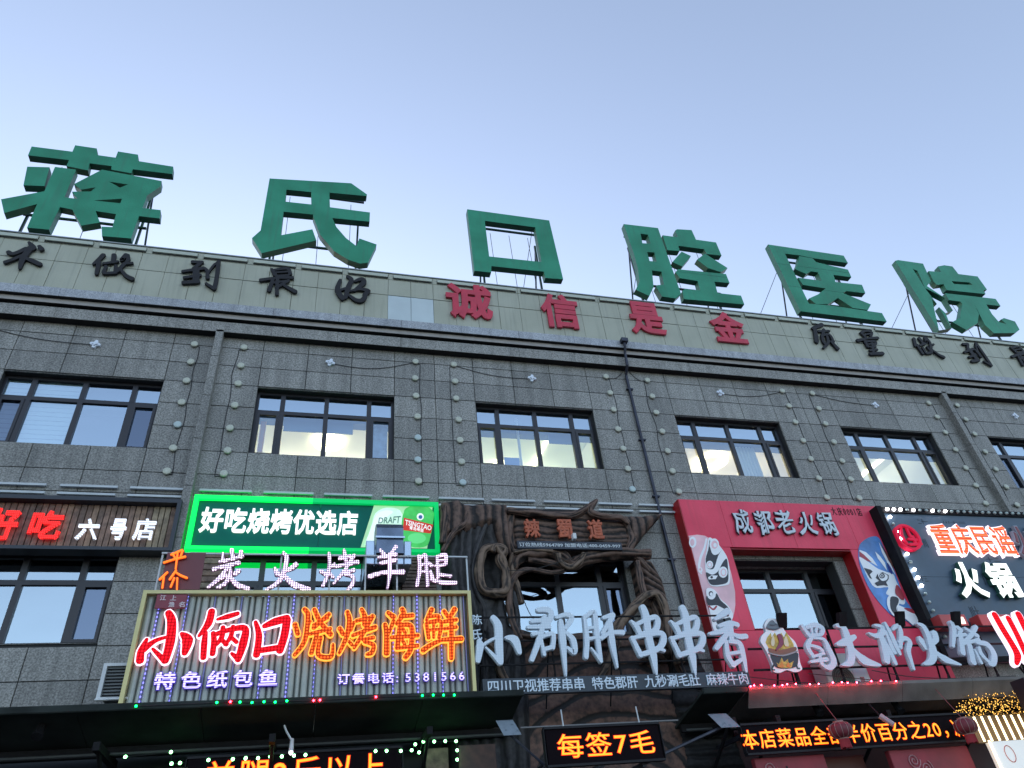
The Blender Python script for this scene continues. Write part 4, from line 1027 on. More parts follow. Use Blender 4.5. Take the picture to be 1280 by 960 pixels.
def root(pts, rs, Y, m=ROOTM, closed=False, name='root', steps=6):
    W_ = [at(px_, py_, Y) for px_, py_ in pts]
    if closed: W_ = smooth_poly(W_, steps); P3 = [(x, Y, z) for x, z in W_]; R3 = [rs * (1 + .25 * noise.noise(Vector((x * 4, z * 4, 0)))) for x, y, z in P3]
    else:
        P3 = []; R3 = []; n = len(W_); E_ = [W_[0]] + W_ + [W_[-1]]
        rr = list(rs) if isinstance(rs, (list, tuple)) else [rs] * n
        for i in range(n - 1):
            for k in range(steps + (i == n - 2)):
                t = k / steps; p0, p1, p2, p3 = E_[i:i + 4]
                q = [.5 * ((2 * p1[a]) + (-p0[a] + p2[a]) * t + (2 * p0[a] - 5 * p1[a] + 4 * p2[a] - p3[a]) * t * t + (-p0[a] + 3 * p1[a] - 3 * p2[a] + p3[a]) * t ** 3) for a in (0, 1)]
                P3.append((q[0], Y + .02 * noise.noise(Vector((q[0] * 3, q[1] * 3, 1))), q[1])); r0 = rr[i] + (rr[i + 1] - rr[i]) * t
                R3.append(r0 * (1 + .22 * noise.noise(Vector((q[0] * 5, q[1] * 5, 2)))))
    nn = 30; mb = MB(); N = len(P3); vs = []; gr = []; sd = P3[0][0] * 7
    for i in range(N):
        p = Vector(P3[i])
        t = (Vector(P3[(i + 1) % N]) - Vector(P3[i - 1])) if closed else (Vector(P3[min(i + 1, N - 1)]) - Vector(P3[max(i - 1, 0)]))
        t = t.normalized() if t.length else Vector((0, 0, 1))
        a_ = t.cross(Vector((0, 1, 0))).normalized(); b_ = t.cross(a_)
        tw = .35 * noise.noise(Vector((i * .12, sd, 0))) * (0 if closed else 2)
        for k in range(nn):
            an = 2 * math.pi * k / nn; u = an + tw
            g_ = abs(math.sin(u * 2.5 + 1.4 * noise.noise(Vector((math.cos(an) * 1.2, math.sin(an) * 1.2, i * .13 + sd))) * 2.2)) ** .6
            rr_ = R3[i] * (.80 + .32 * g_ + .25 * noise.noise(Vector((math.cos(an), math.sin(an), i * .33 + sd))))
            vs.append(p + (a_ * math.cos(an) + b_ * math.sin(an) * 1.1) * rr_); gr.append(g_)
    fs = [(i * nn + k, i * nn + (k + 1) % nn, ((i + 1) % N) * nn + (k + 1) % nn, ((i + 1) % N) * nn + k) for i in range(N if closed else N - 1) for k in range(nn)]
    if not closed: fs += [tuple(range(nn))[::-1], tuple((N - 1) * nn + k for k in range(nn))]
    o = MB().add(vs, fs).build(name, m, T, True)
    a_ = o.data.attributes.new('groove', 'FLOAT', 'POINT'); a_.data.foreach_set('value', gr)
root([(617, 684), (604, 690), (599, 712), (603, 735), (618, 742), (632, 738), (632, 715), (625, 700), (630, 688)], .072, 11.5, closed=True)
root([(616, 690), (620, 684), (630, 700), (633, 716)], [.05, .05, .045, .03], 11.46)
root([(634, 638), (660, 641), (690, 644), (712, 645), (730, 637), (746, 625)], [.05, .07, .06, .06, .06, .025], 11.50, BARKB)
root([(746, 625), (738, 640), (756, 646), (776, 648), (786, 655)], [.03, .06, .06, .06, .05], 11.50, BARKB)
root([(642, 712), (650, 697), (675, 690), (700, 694), (716, 706), (732, 698), (765, 692), (812, 693)], [.05, .10, .12, .10, .09, .10, .12, .09], 11.58, BARKB)
root([(698, 692), (700, 702), (712, 709), (724, 703), (730, 692)], [.04, .05, .055, .05, .04], 11.45)
root([(645, 690), (640, 715), (646, 735), (652, 755)], [.09, .08, .06, .04], 11.62, ROOTM)
root([(642, 690), (665, 688), (690, 688)], [.04, .03, .05], 11.46)
root([(765, 805), (772, 785), (790, 762), (808, 745), (822, 745), (832, 765), (836, 795), (850, 830)], [.07, .08, .08, .07, .07, .07, .07, .08], 11.45)
root([(796, 702), (800, 722), (806, 748)], [.05, .06, .05], 11.5, BARKB)
root([(770, 800), (760, 830), (742, 860)], [.09, .07, .05], 11.5)
root([(660, 700), (690, 704), (705, 712), (690, 716), (660, 712), (642, 722), (636, 745), (640, 775), (650, 800)], [.05, .06, .05, .04, .05, .06, .06, .05, .05], 11.55, BARKB)
root([(640, 640), (637, 660), (640, 685), (650, 700)], [.06, .07, .07, .06], 11.6, BARKB)
root([(782, 655), (790, 675), (786, 690), (800, 700), (812, 715)], [.06, .07, .06, .06, .05], 11.6, BARKB)
root([(556, 634), (556, 655), (553, 680)], [.07, .07, .06], 11.55, BARKB)
root([(585, 640), (580, 655), (565, 668), (553, 690)], [.05, .05, .05, .04], 11.55, BARKB)
root([(612, 640), (606, 660), (598, 680), (592, 710), (596, 740), (606, 762), (604, 790)], [.05, .05, .05, .045, .05, .05, .04], 11.6, BARKD)
root([(640, 740), (646, 770), (640, 800), (632, 830)], [.05, .05, .06, .05], 11.6, BARKD)
root([(815, 750), (830, 790), (845, 825), (858, 850)], [.05, .06, .06, .05], 11.6, BARKB)
root([(600, 800), (618, 812), (626, 840), (640, 862)], [.05, .06, .06, .05], 11.5, ROOTM)
root([(650, 792), (690, 800), (730, 796), (770, 800)], [.06, .07, .06, .07], 11.6, BARKB)
# characters and phone plate on the plaque
TC = mat('terracotta_letter', (.42, .10, .045), .6, var=.3, scale=20)
Tn = T
for ch, p, q in (('辣', (654.5, 648), (677, 672)), ('蜀', (694.5, 648.5), (717.5, 673)), ('道', (733, 648.5), (757, 674))):
    mb = MB(); put(mb, glyph(ch, .035), *rect(11.4, p, q), 11.40, 11.46); mb.build('character', TC, T)
R_ = rect(11.4, (646.3, 675.5), (778.6, 687.5)); pl = MB().bbox(R_[0], R_[1], 11.40, 11.46, R_[2], R_[3], .006).build('phone_plate', mat('navy_plate', (.012, .02, .035), .4), T)
flat_text(pl, '订位热线5964789 加盟电话:400-0459-997', 11.40, (R_[0] + .03, R_[1] - .03, R_[2] + .035, R_[3] - .035), mat('grey_white_lettering', (.55, .6, .62), .5), .02)
MB().bbox(*[v for v in (at(717, 672, 11.3)[0], at(721, 672, 11.3)[0])], 11.30, 11.4, at(717, 673, 11.3)[1], at(717, 666, 11.3)[1], .005).build('spotlight', WHITEM, T)

# ------------------------------------------------------------------ big white LED row: skewers
T = thing('skewer_shop_sign', 'large white brush characters over a dark lettered bar before the tree root shop', 'shop sign', (4.6, 10.95, 4.3))
WL = led('unlit_white_led', (.62, .72, .80), (.7, .8, 1), .10, .042, .34, row=False, base_glow=0.0)
WLS = mat('pale_letter_side', (.55, .64, .70), .5, var=.1, scale=5)
K7 = (590, 740, 6.4); K8 = (770, 740, 6.4)
XIAOW = [([(162,210),(205,280),(212,440),(222,572)],[40,60,60,44]),([(222,572),(105,450)],[42,12]),([(48,392),(60,440),(42,560)],[22,60,38]),([(70,440),(140,395),(205,368)],[22,22,18]),([(262,372),(335,392),(375,495)],[18,70,34])]
JUN = [([(520,152),(600,152),(628,200),(575,290)],[34,44,44,34]),([(468,242),(600,228)],[28,36]),([(440,290),(615,285)],[26,36]),([(575,200),(535,380),(472,552)],[30,42,34]),([(480,345),(560,330)],[30,24]),([(545,385),(572,510)],[24,30]),([(545,370),(640,345),(640,455)],[26,34,34]),([(565,470),(645,445)],[34,30]),([(665,215),(740,190),(790,215),(740,300)],[22,34,40,26]),([(702,240),(720,400),(745,680)],[36,52,10]),([(735,325),(800,390),(812,490),(755,452)],[20,46,40,22])]
GAN = [([(892,200),(912,380),(905,530)],[26,38,36]),([(905,205),(950,170),(975,190),(990,330),(1025,565)],[26,36,38,42,26]),([(915,300),(990,288)],22),([(915,385),(1000,370)],24),([(1025,560),(945,455)],[30,12]),([(1040,215),(1120,192)],[24,42]),([(1118,200),(1035,340)],[38,28]),([(1025,378),(1100,335),(1200,332)],[32,30,40]),([(1095,240),(1112,400),(1155,612)],[36,48,12])]
CHUAN = [([(205,128),(232,200),(252,360),(290,520),(315,668)],[48,54,56,54,12]),([(112,238),(160,290),(185,345)],[16,44,34]),([(150,268),(290,210),(325,240),(300,320),(185,345)],[26,40,44,44,30]),([(120,372),(190,515)],[32,40]),([(130,375),(240,350),(355,340),(370,400),(330,460),(205,505)],[26,32,42,48,40,36]),([(320,455),(378,478)],[34,22])]
XIANG = [([(885,158),(840,190),(780,228)],[46,40,18]),([(815,280),(900,255),(962,272)],[28,34,38]),([(920,265),(840,320),(740,342)],[34,42,22]),([(905,265),(915,400)],[36,40]),([(885,335),(835,400),(790,460)],[34,42,32]),([(920,345),(975,365),(1030,362)],[24,40,38]),([(868,400),(885,520),(930,598)],[30,40,36]),([(895,405),(975,420),(1005,520),(1030,645)],[26,42,42,18]),([(905,500),(985,488)],26),([(920,595),(1000,545)],[34,26])]
for sp, kk in ((XIAOW, K7), (JUN, K7), (GAN, K7), (CHUAN, K8), ([([(x + 318 - .012 * y, y + 2) for x, y in p], w_) for p, w_ in CHUAN], K8), (XIANG, K8)):
    o = brush(None, sp, kk, 10.90, .06, WL, T, 'character')
    m2 = MB(); strokes(m2, sp, kk, 10.90, .05, .012, back=.03); m2.build('letter_back', WLS, o)
fr = MB()
for py in (772, 802, 832):
    a = at(603, py, 10.95); b = at(880, py - 2, 10.95); z = a[1]
    fr.box(2.5, 7.0, 10.94, 10.965, z - .012, z + .012)
for x in (2.6, 3.7, 4.8, 5.9, 6.9): fr.box(x, x + .025, 10.967, 10.99, 4.4, 5.5); fr.tube([(x, 11.0, 5.3), (x, 11.6, 4.3)], .012, 5)
fr.build('frame', BLK, T)
R_ = rect(10.9, (602.5, 850.5), (938, 856.5)); z0b, z1b = 4.35, 4.585
bb = MB().bbox(2.52, 7.02, 10.86, 10.94, z0b, z1b, .006).build('lettered_bar', mat('slate_bar', (.022, .035, .05), .5, var=.3, scale=4), T)
txt = '四川卫视推荐串串 特色郡肝 九秒涮毛肚 麻辣牛肉'
row(bb, txt, 10.858, (2.58, 6.98, z0b + .02, z1b - .02), .015, mat('white_cut_letter', (.62, .72, .80), .4), off=.012, fill=1.0, one=True, name='lettering')
for ch, p, q in (('陈', (589.5, 782), (601.5, 769)), ('氏', (590.5, 801), (601.5, 787))):
    mb = MB(); put(mb, glyph(ch, .015), *rect(10.9, p, q), 10.86, 10.89); mb.build('small_character', MATS['white_cut_letter'], T)

# ------------------------------------------------------------------ red hot pot front
T = thing('red_hotpot_shopfront', 'red panelled hot pot shop front with opera face paintings and a deep window opening', 'shop front', (9.3, 12, 4.8))
RED = faded_paint('red_cladding', (.72, .035, .085), (.84, .06, .12), (.45, .05, .07), .3)
REDD = mat('deep_red_side', (.38, .004, .008), .45, var=.1, scale=2)
RY = 11.68
X0, X1, Z0, Z1 = 7.07, 11.95, 4.2, 8.225; HX0, HX1, HZ1, HZ0 = 7.93, 10.75, 7.155, 5.55
sg = MB(); seams = [7.07, 7.99, 9.5, 11.0, 11.95]
for i in range(4):
    sg.bbox(seams[i] + .002, seams[i + 1] - .002, RY, 11.97, HZ1 + .03, Z1, .004)
sg.bbox(X0, HX0, RY, 11.97, HZ0 - .02, HZ1 + .026, .004).bbox(HX1, X1, RY, 11.97, HZ0 - .02, HZ1 + .026, .004).bbox(X0, X1, RY, 11.97, Z0, HZ0 - .024, .004)
sg.build('cladding', RED, T)
MB().box(X0 - .02, X0 - .002, RY + .002, 11.97, Z0, Z1).build('side_panel', REDD, T)
MB().box(HX0 - .004, HX0 + .012, RY + .006, 12.42, HZ0, HZ1).box(HX1 - .012, HX1 + .004, RY + .006, 12.42, HZ0, HZ1).box(HX0 + .013, HX1 - .013, RY + .006, 12.42, HZ1 - .012, HZ1 + .002).box(HX0 + .013, HX1 - .013, RY + .006, 12.42, HZ0, HZ0 + .012).build('opening_lining', REDD, T)
PWH = mat('painted_white', (.88, .90, .92), .4); PBL = mat('painted_black', (.015, .018, .03), .4); PPK = mat('painted_pink', (.84, .52, .56), .4, var=.12, scale=4)
PRD = mat('painted_red', (.40, .04, .06), .4); PBU = mat('painted_blue', (.09, .24, .55), .4, var=.55, scale=2.2); PPR = mat('painted_brown', (.16, .06, .05), .4)
KL = (840, 670, 7.385); KR = (1060, 660, 6.857)
# left face painting
fp = MB().prism([zpoly([(150,0),(230,-10),(300,0),(380,45),(460,125),(515,230),(552,380),(580,520),(582,640),(570,720),(545,780),(470,850),(375,890)], KL, RY)], RY - .012, RY - .002).build('face_painting', PPK, T)
fp['label'] = 'pink and white opera face painting with black eye patches'
def paint(par, org, items, Y):
    for k, (pts, m, s_) in enumerate(items):
        if s_ == 'stroke':
            mb = MB(); strokes(mb, [pts], org, Y, .012 + .0012 * k); mb.build('painted_line', m, par)
        else: decal(par, pts, org, Y, .014 + .0012 * k, m, 'painted_shape', sm=(s_ == 's'))
paint(fp, KL, [
 (blob(188, 60, 34, 52), PWH, ''), (blob(184, 62, 20, 32), PPK, ''),
 (([(315, 30), (298, 110), (262, 200), (248, 290), (268, 350)], [16, 18, 20, 20, 14]), PWH, 'stroke'),
 (blob(258, 318, 20, 26), PWH, ''), (blob(256, 312, 9, 12), PPK, ''),
 ([(335,20),(385,42),(430,88),(500,190),(525,300),(530,420),(500,458),(370,468),(322,405),(300,250),(318,120)], PWH, 's'),
 ([(345,35),(352,130),(380,178),(425,168),(458,128),(420,190),(388,290),(360,312),(318,295),(306,215),(330,130)], PBL, 's'),
 ([(500,215),(512,300),(515,400),(490,442),(380,458),(335,430),(308,340),(365,362),(420,330),(462,250)], PBL, 's'),
 (blob(385, 85, 44, 58), PWH, ''), (blob(387, 85, 30, 38), PPK, ''), (blob(392, 90, 16, 20), PWH, ''),
 (blob(342, 270, 32, 36), PWH, ''), (blob(342, 272, 22, 25), PPK, ''), (blob(342, 272, 16, 18), PWH, ''),
 (blob(465, 340, 42, 52), PWH, ''), (blob(468, 342, 27, 35), PPK, ''), (blob(468, 342, 18, 26), PWH, ''),
 ([(325,388),(355,370),(415,372),(395,405),(330,408)], PWH, ''), (blob(358, 388, 12, 12), PBL, ''),
 ([(308,500),(350,488),(400,520),(440,590),(500,640),(552,720),(545,780),(470,848),(382,885),(345,720),(318,600)], PWH, 's'),
 ([(310,560),(372,588),(402,535),(440,600),(500,655),(530,705),(440,662),(400,645),(325,645)], PBL, 's'),
 (blob(355, 548, 40, 46), PWH, ''), (blob(350, 540, 20, 24), PBL, ''), (blob(353, 545, 14, 17), PWH, ''),
 (([(335, 655), (372, 685), (402, 655)], [16, 16, 14]), PRD, 'stroke'),
 ([(480,770),(525,760),(530,800),(440,840),(400,790)], PBL, 's')], RY)
# right face painting
fp = MB().prism([zpoly(smooth_poly([(90,170),(130,110),(200,75),(260,85),(310,180),(370,300),(425,450),(480,600),(570,730),(605,800),(560,845),(500,800),(390,760),(310,690),(220,580),(150,460),(95,300)], 3), KR, RY)], RY - .012, RY - .002).build('face_painting', PBU, T)
fp['label'] = 'blue and white opera face painting with one round eye'
paint(fp, KR, [
 ([(92,250),(180,300),(250,350),(330,380),(385,400),(410,460),(480,610),(478,655),(440,650),(395,600),(345,580),(322,560),(340,510),(240,515),(190,470),(130,350)], PWH, 's'),
 ([(95,190),(150,210),(205,262),(250,330),(180,290),(95,240)], PWH, ''), ([(92,202),(130,230),(200,298),(160,285),(95,245)], PRD, ''),
 ([(228,205),(270,245),(312,300),(330,368),(250,262)], PWH, ''), ([(260,125),(300,200),(365,320),(402,405),(350,335),(285,210)], PWH, ''), ([(275,140),(330,220),(372,300),(385,350),(340,280)], PPR, ''),
 ([(330,300),(370,360),(372,400),(345,370)], mat('painted_deep_blue', (.03, .05, .25), .4), 's'),
 ([(130,345),(190,362),(205,378),(180,402),(200,440),(182,432)], PBL, ''),
 ([(245,400),(290,382),(342,408),(342,440),(320,470),(335,500),(300,492),(245,500),(222,475),(262,455),(232,430)], PBL, ''),
 ([(250,402),(290,392),(332,412),(325,448),(280,455)], PWH, 's'), (blob(285, 415, 24, 22), PBL, ''), (blob(283, 415, 14, 13), PWH, ''), (blob(283, 415, 8, 8), PBL, ''),
 ([(408,490),(450,540),(475,615),(438,610),(398,560)], PRD, 's'),
 ([(345,585),(385,575),(430,605),(435,650),(410,690),(425,745),(385,760),(335,690),(325,620)], PWH, 's'), ([(355,600),(400,595),(425,615),(422,650),(405,690),(422,750),(392,748),(355,690)], PBL, 's'),
 ([(415,668),(480,690),(540,712),(592,798),(560,842),(505,800),(430,738)], PWH, 's'), ([(470,690),(540,700),(560,740),(500,715)], PRD, 's')], RY)
row(T, '成都老火锅', RY - .02, rect(RY, (908, 637), (1050, 671)), .05, mat('white_raised_letter', (.60, .68, .74), .4), off=.018, warp=.14, edge=.014, edge_mat=mat('letter_shadow_plate', (.03, .03, .04), .5), fill=.82)
row(T, '大庆0001店', RY - .002, rect(RY, (1036, 633.5), (1080, 645.5)), .006, BLACKL, off=.0, warp=.06, fill=.82, one=True, name='lettering')

# ------------------------------------------------------------------ chilli pot cut-out
T = thing('chilli_pot_cutout', 'cut-out sign of a red chilli under a grey hat in a flaming black cauldron', 'cut-out sign', (7.9, 10.95, 4.5))
KP = (940, 750, 6.4)
out = smooth_poly([(118,160),(135,148),(180,150),(240,178),(250,225),(290,280),(345,335),(368,400),(385,500),(402,555),(345,578),(280,560),(225,582),(172,572),(162,520),(130,440),(92,370),(68,330),(82,280),(110,250),(100,200)], 3)
MB().prism([zpoly(out, KP, 10.86)], 10.86, 10.93, 0, 1).build('backing', [PWH, WLS], T)
YEL = mat('painted_yellow', (.55, .40, .07), .5, var=.4, scale=18)
for k, (pts, m, sm) in enumerate([
 ([(120,300),(108,340),(135,390),(150,430),(240,435),(340,400),(330,350),(300,300),(272,258),(255,300),(232,262),(205,300),(180,262),(155,300),(150,262)], YEL, False),
 ([(130,385),(220,402),(345,375),(342,415),(245,445),(150,432)], mat('painted_rust', (.24, .10, .06), .5), True),
 ([(148,432),(240,450),(355,420),(368,470),(355,530),(300,548),(200,545),(165,500)], PBL, True),
 ([(190,500),(212,515),(235,460),(252,500),(285,472),(290,512),(332,488),(312,545),(228,545)], YEL, False),
 ([(112,215),(138,172),(165,165),(190,190),(238,212),(185,238),(125,235)], mat('painted_grey', (.16, .19, .22), .5), True)]):
    decal(T, pts, KP, 10.86, .004 + .002 * k, m, 'painted_shape', sm=sm)
for k, pts in enumerate([[(150, 330), (165, 285), (178, 335), (170, 370), (152, 365)], [(250, 330), (268, 290), (285, 335), (290, 372), (262, 370)], [(112, 222), (180, 232), (236, 208), (240, 216), (182, 243), (118, 232)], [(200, 520), (215, 530), (232, 490), (250, 530), (240, 540), (205, 540)], [(270, 530), (285, 500), (300, 525), (295, 540)], [(142, 196), (166, 200), (188, 194), (190, 202), (165, 210), (140, 206)]]):
    decal(T, pts, KP, 10.86, .0155 + .0012 * k, [mat('painted_cream', (.75, .68, .45), .5), MATS['painted_cream'], mat('painted_dark_grey', (.08, .10, .12), .5), mat('painted_orange', (.65, .25, .04), .5), MATS['painted_orange'], MATS['painted_dark_grey']][k], 'painted_shape', sm=True)
mb = MB(); strokes(mb, [([(132, 428), (240, 448), (358, 412)], [9, 11, 9])], KP, 10.86, .024); mb.build('pot_rim', mat('painted_steel_rim', (.3, .32, .33), .5), T)
mb = MB(); strokes(mb, [([(172, 520), (158, 555), (180, 560)], [12, 10, 8]), ([(352, 510), (362, 545), (380, 548)], [12, 10, 8])], KP, 10.86, .012); mb.build('pot_feet', PBL, T)
mb = MB(); strokes(mb, [([(218, 290), (228, 350), (188, 402)], [40, 34, 8])], KP, 10.86, .026); mb.build('chilli', mat('painted_crimson', (.22, .02, .07), .4), T)
MB().tube([(7.75, 10.95, 4.9), (7.6, 11.1, 4.26)], .02, 6).build('prop', BLK, T); MB().tube([(7.95, 10.95, 4.6), (8.05, 11.1, 4.26)], .02, 6).build('prop', BLK, T)

# ------------------------------------------------------------------ second row of white brush characters
T = thing('lion_hotpot_sign', 'white brush characters on a black pipe frame before the red shop front', 'shop sign', (10.4, 10.95, 4.4))
K9 = (940, 750, 6.4); K10 = (1100, 740, 7.11)
SHU2 = [([(385,212),(440,285)],[22,34]),([(425,228),(490,208),(548,235),(545,280)],[28,34,40,26]),([(438,292),(540,285)],22),([(462,222),(468,275)],18),([(503,222),(500,270)],18),([(470,300),(432,380),(478,462)],[22,36,30]),([(480,312),(560,325),(600,400),(640,500),(600,550),(535,515)],[16,26,40,46,38,20]),([(448,370),(530,395),(562,440)],[22,26,22]),([(468,462),(550,440)],20),([(458,502),(585,482)],[22,34]),([(530,462),(545,525)],24)]
DA = [([(662,212),(715,225),(748,300),(780,420),(772,505),(708,528)],[26,48,54,58,50,12]),([(668,362),(730,345),(808,300)],[20,56,32]),([(785,390),(880,488),(1012,530)],[20,72,16])]
SHI = [([(965,208),(1028,228),(1015,300)],[14,34,36]),([(918,272),(980,295),(1055,265)],[12,36,30]),([(1015,290),(1050,390),(1065,500)],[40,62,44]),([(1058,360),(1095,430),(1135,518)],[24,34,28]),([(1048,190),(1100,290),(1135,370),(1168,440)],[18,34,34,24]),([(1062,280),(1100,380),(1128,432)],[16,32,26]),([(1110,245),(1150,215),(1175,270),(1172,390)],[18,34,34,26]),([(1160,345),(1205,315),(1245,345),(1235,420),(1278,562)],[22,34,38,36,20])]
HUO2 = [([(310,288),(372,320),(420,420),(455,540),(440,620),(375,650)],[14,46,48,70,52,14]),([(332,408),(350,440),(390,515)],[18,52,22]),([(465,372),(478,430),(430,485)],[56,50,22]),([(458,530),(560,605),(700,655)],[24,62,12])]
GUO = [([(612,275),(640,340),(632,492)],[30,40,24]),([(630,290),(705,350)],[30,36]),([(655,398),(742,385)],[18,28]),([(695,370),(718,552)],[38,46]),([(735,330),(850,400)],[22,34]),([(835,318),(790,395),(720,462)],[34,34,24]),([(720,470),(860,432)],[22,30]),([(775,480),(812,638)],[44,48]),([(840,458),(930,475),(990,560),(985,640),(950,650)],[28,48,52,48,24]),([(862,500),(880,560),(955,640)],[22,36,26]),([(820,520),(880,640)],[16,28])]
for sp, kk in ((SHU2, K9), (DA, K9), (SHI, K9), (HUO2, K10), (GUO, K10)):
    o = brush(None, sp, kk, 10.90, .06, WL, T, 'character')
    m2 = MB(); strokes(m2, sp, kk, 10.90, .05, .012, back=.03); m2.build('letter_back', WLS, o)
fr = MB()
for py in (786, 810, 836):
    z = at(1000, py, 10.96)[1]; fr.box(7.9 if py == 786 else 7.2, 13.2, 10.95, 10.98, z - .015, z + .015)
for x in (8.0, 8.9, 10.0, 11.1, 12.2, 13.1):
    fr.box(x, x + .03, 10.983, 11.01, 4.3, 5.35); fr.tube([(x, 11.02, 5.2), (x + .25, 11.5, 4.25)], .016, 5); fr.tube([(x, 10.99, 4.45), (x - .25, 10.8, 4.25)], .016, 5)
fr.build('frame', BLK, T)
for k, (px_, py_, lab) in enumerate([(972, 768, 'above the cauldron cut-out'), (1047, 767, 'second from the left over the white brush characters'), (1120, 766, 'third from the left over the white brush characters'), (1190, 766, 'in front of the dark blue sign board')]):
    a = at(px_, py_, 10.8); b = at(px_ + 15, py_ + 15, 10.8)
    t = thing('floodlight', f'small black floodlight on the pipe frame, {lab}', 'floodlight', ((a[0] + b[0]) / 2, 10.95, b[1] - .05), 'floodlights on the pipe frame')
    x = (a[0] + b[0]) / 2; zt = a[1]; zb = b[1]
    MB().add([(a[0] - .02, 10.72, zt), (b[0] - .02, 10.72, zt), (b[0] - .02, 10.84, zb), (a[0] - .02, 10.84, zb), (a[0] - .02, 10.82, zt + .02), (b[0] - .02, 10.82, zt + .02), (b[0] - .02, 10.93, zb), (a[0] - .02, 10.93, zb)],
             [(0, 3, 2, 1), (4, 5, 6, 7), (0, 1, 5, 4), (2, 3, 7, 6), (1, 2, 6, 5), (3, 0, 4, 7)]).build('lamp_head', BLK, t)
    MB().tube([(x, 10.9, zb + .05), (x, 10.96, zb - .14)], .018, 6).build('bracket', BLK, t)

# AC outdoor unit under the frame
T = thing('air_conditioner', 'white outdoor air conditioner unit with a small sticker below the white brush characters', 'air conditioner', (9.0, 11.5, 4.26))
a = at(1033, 836, 11.2); b = at(1090, 853, 11.2)
ax0, ax1, az1, az0 = a[0], b[0] + .05, 4.95, 4.27
MB().bbox(ax0, ax1, 11.25, 11.6, az0, az1, .02).build('casing', mat('cream_casing', (.55, .58, .55), .5, var=.1, scale=3), T)
c_ = (ax0 + (ax1 - ax0) * .36, (az0 + az1) / 2 - .1)
MB().prism([[(c_[0] + .22 * math.cos(t * .3142), c_[1] + .22 * math.sin(t * .3142)) for t in range(20)]], 11.235, 11.249).build('fan_grille', mat('olive_grille', (.07, .08, .06), .6), T)
mb = MB()
for k in range(5): mb.tube([(c_[0] + (.05 + .04 * k) * math.cos(t * .3142), 11.228, c_[1] + (.05 + .04 * k) * math.sin(t * .3142)) for t in range(20)], .004, 4, closed=True)
mb.build('fan_guard', mat('guard_wire', (.2, .2, .17), .5), T)
MB().box(ax1 - .32, ax1 - .05, 11.243, 11.248, az0 + .03, az1 - .25).build('sticker', mat('pale_sticker', (.6, .63, .66), .5), T)
MB().box(ax1 - .23, ax1 - .14, 11.239, 11.2425, az0 + .12, az0 + .26).build('sticker_picture', mat('rosy_print', (.4, .12, .14), .5, var=.5, scale=30), T)

# ------------------------------------------------------------------ dark blue bulb-framed sign
T = thing('blue_shop_sign', 'dark blue shop sign board framed by round bulbs with red and white lit characters', 'shop sign', (14, 12, 5.2))
BY = 11.50; X0, X1, Z0, Z1 = 11.62, 17.6, 4.9, 8.10
NAVY = mat('slate_blue_board', (.045, .085, .13), .45, var=.15, scale=3)
MB().box(X0 + .17, X1, BY + .02, 11.9, Z0, 6.52).box(X0 + .17, X1, BY + .02, 11.9, 6.526, Z1 - .13).build('board', NAVY, T)
MB().box(X0 + .02, X0 + .14, BY - .07, 11.9, Z0, Z1).box(X0 + .167, X1, BY - .02, 11.9, Z1 - .127, Z1).build('frame', BLK, T)
BUL_ON = mat('lit_bulb', (.9, .9, 1), .4, emit=(1, .95, 1), estr=14); BUL_OFF = mat('unlit_bulb', (.45, .55, .52), .3)
def ball(r, n=8):
    mb = MB(); vs = [(0, -r, 0)]
    for i in range(1, 4):
        a = math.pi * i / 4
        vs += [(r * math.sin(a) * math.cos(6.2832 * k / n), -r * math.cos(a), r * math.sin(a) * math.sin(6.2832 * k / n)) for k in range(n)]
    vs.append((0, r, 0)); fs = [(0, 1 + (k + 1) % n, 1 + k) for k in range(n)]
    for i in range(2): fs += [(1 + i * n + k, 1 + i * n + (k + 1) % n, 1 + (i + 1) * n + (k + 1) % n, 1 + (i + 1) * n + k) for k in range(n)]
    fs += [(1 + 2 * n + k, 1 + 2 * n + (k + 1) % n, 1 + 3 * n) for k in range(n)]
    mb.add(vs, fs); me = mb.mesh('bulb'); me.polygons.foreach_set('use_smooth', [True] * len(me.polygons)); return me
b_on = ball(.036); b_on.materials.append(BUL_ON); b_off = ball(.036); b_off.materials.append(BUL_OFF)
def bulb(T, x, y, z, me):
    o = bpy.data.objects.new('bulb', me); C.objects.link(o); o.parent = T; o.location = Vector((x, y, z)) - T.location
for k in range(28): bulb(T, X0 + .30 + k * .172, BY - .05, Z1 - .065, b_on if k in (0, 1, 2, 4, 7, 9) else b_off)
for k in range(17): bulb(T, X0 + .30, BY - .03, Z1 - .24 - k * .172, b_on if k in (0, 2, 3, 5, 7, 8, 9) else b_off)
# emblem
cx, cz, R0 = 12.10, 7.365, .30
ring = [(cx + R0 * math.cos(t * .2094), cz + R0 * math.sin(t * .2094)) for t in range(30)]; inn = [(cx + .245 * math.cos(t * .2094), cz + .245 * math.sin(t * .2094)) for t in range(30)]
CR = mat('crimson_enamel', (.5, .015, .05), .4, emit=(1, .02, .08), estr=.25)
em = MB().prism([ring, inn], BY - .09, BY + .02).build('emblem_ring', CR, T)
MB().prism([inn], BY - .03, BY + .015).build('emblem_disc', mat('black_enamel', (.03, .008, .015), .4), em)
KE = (1000, 600, 4.571)
mb = MB(); strokes(mb, [([(575, 275), (578, 320), (610, 370)], [8, 16, 10]), ([(600, 270), (625, 320), (640, 330)], [8, 14, 10]), ([(615, 340), (665, 345)], 12), ([(640, 325), (660, 370)], 12), ([(625, 372), (688, 368)], 14)], KE, BY - .03, .04); mb.build('emblem_strokes', CR, em)
RO = led('rose_led', (.5, .05, .04), (1, .13, .04), 1.6, .06, .28, row=True, base_glow=.16)
WO2 = mat('pinkish_outline', (.85, .75, .8), .4, emit=(1, .82, .90), estr=1.05)
rr = rect(BY, (1154, 656), (1273, 697)); 
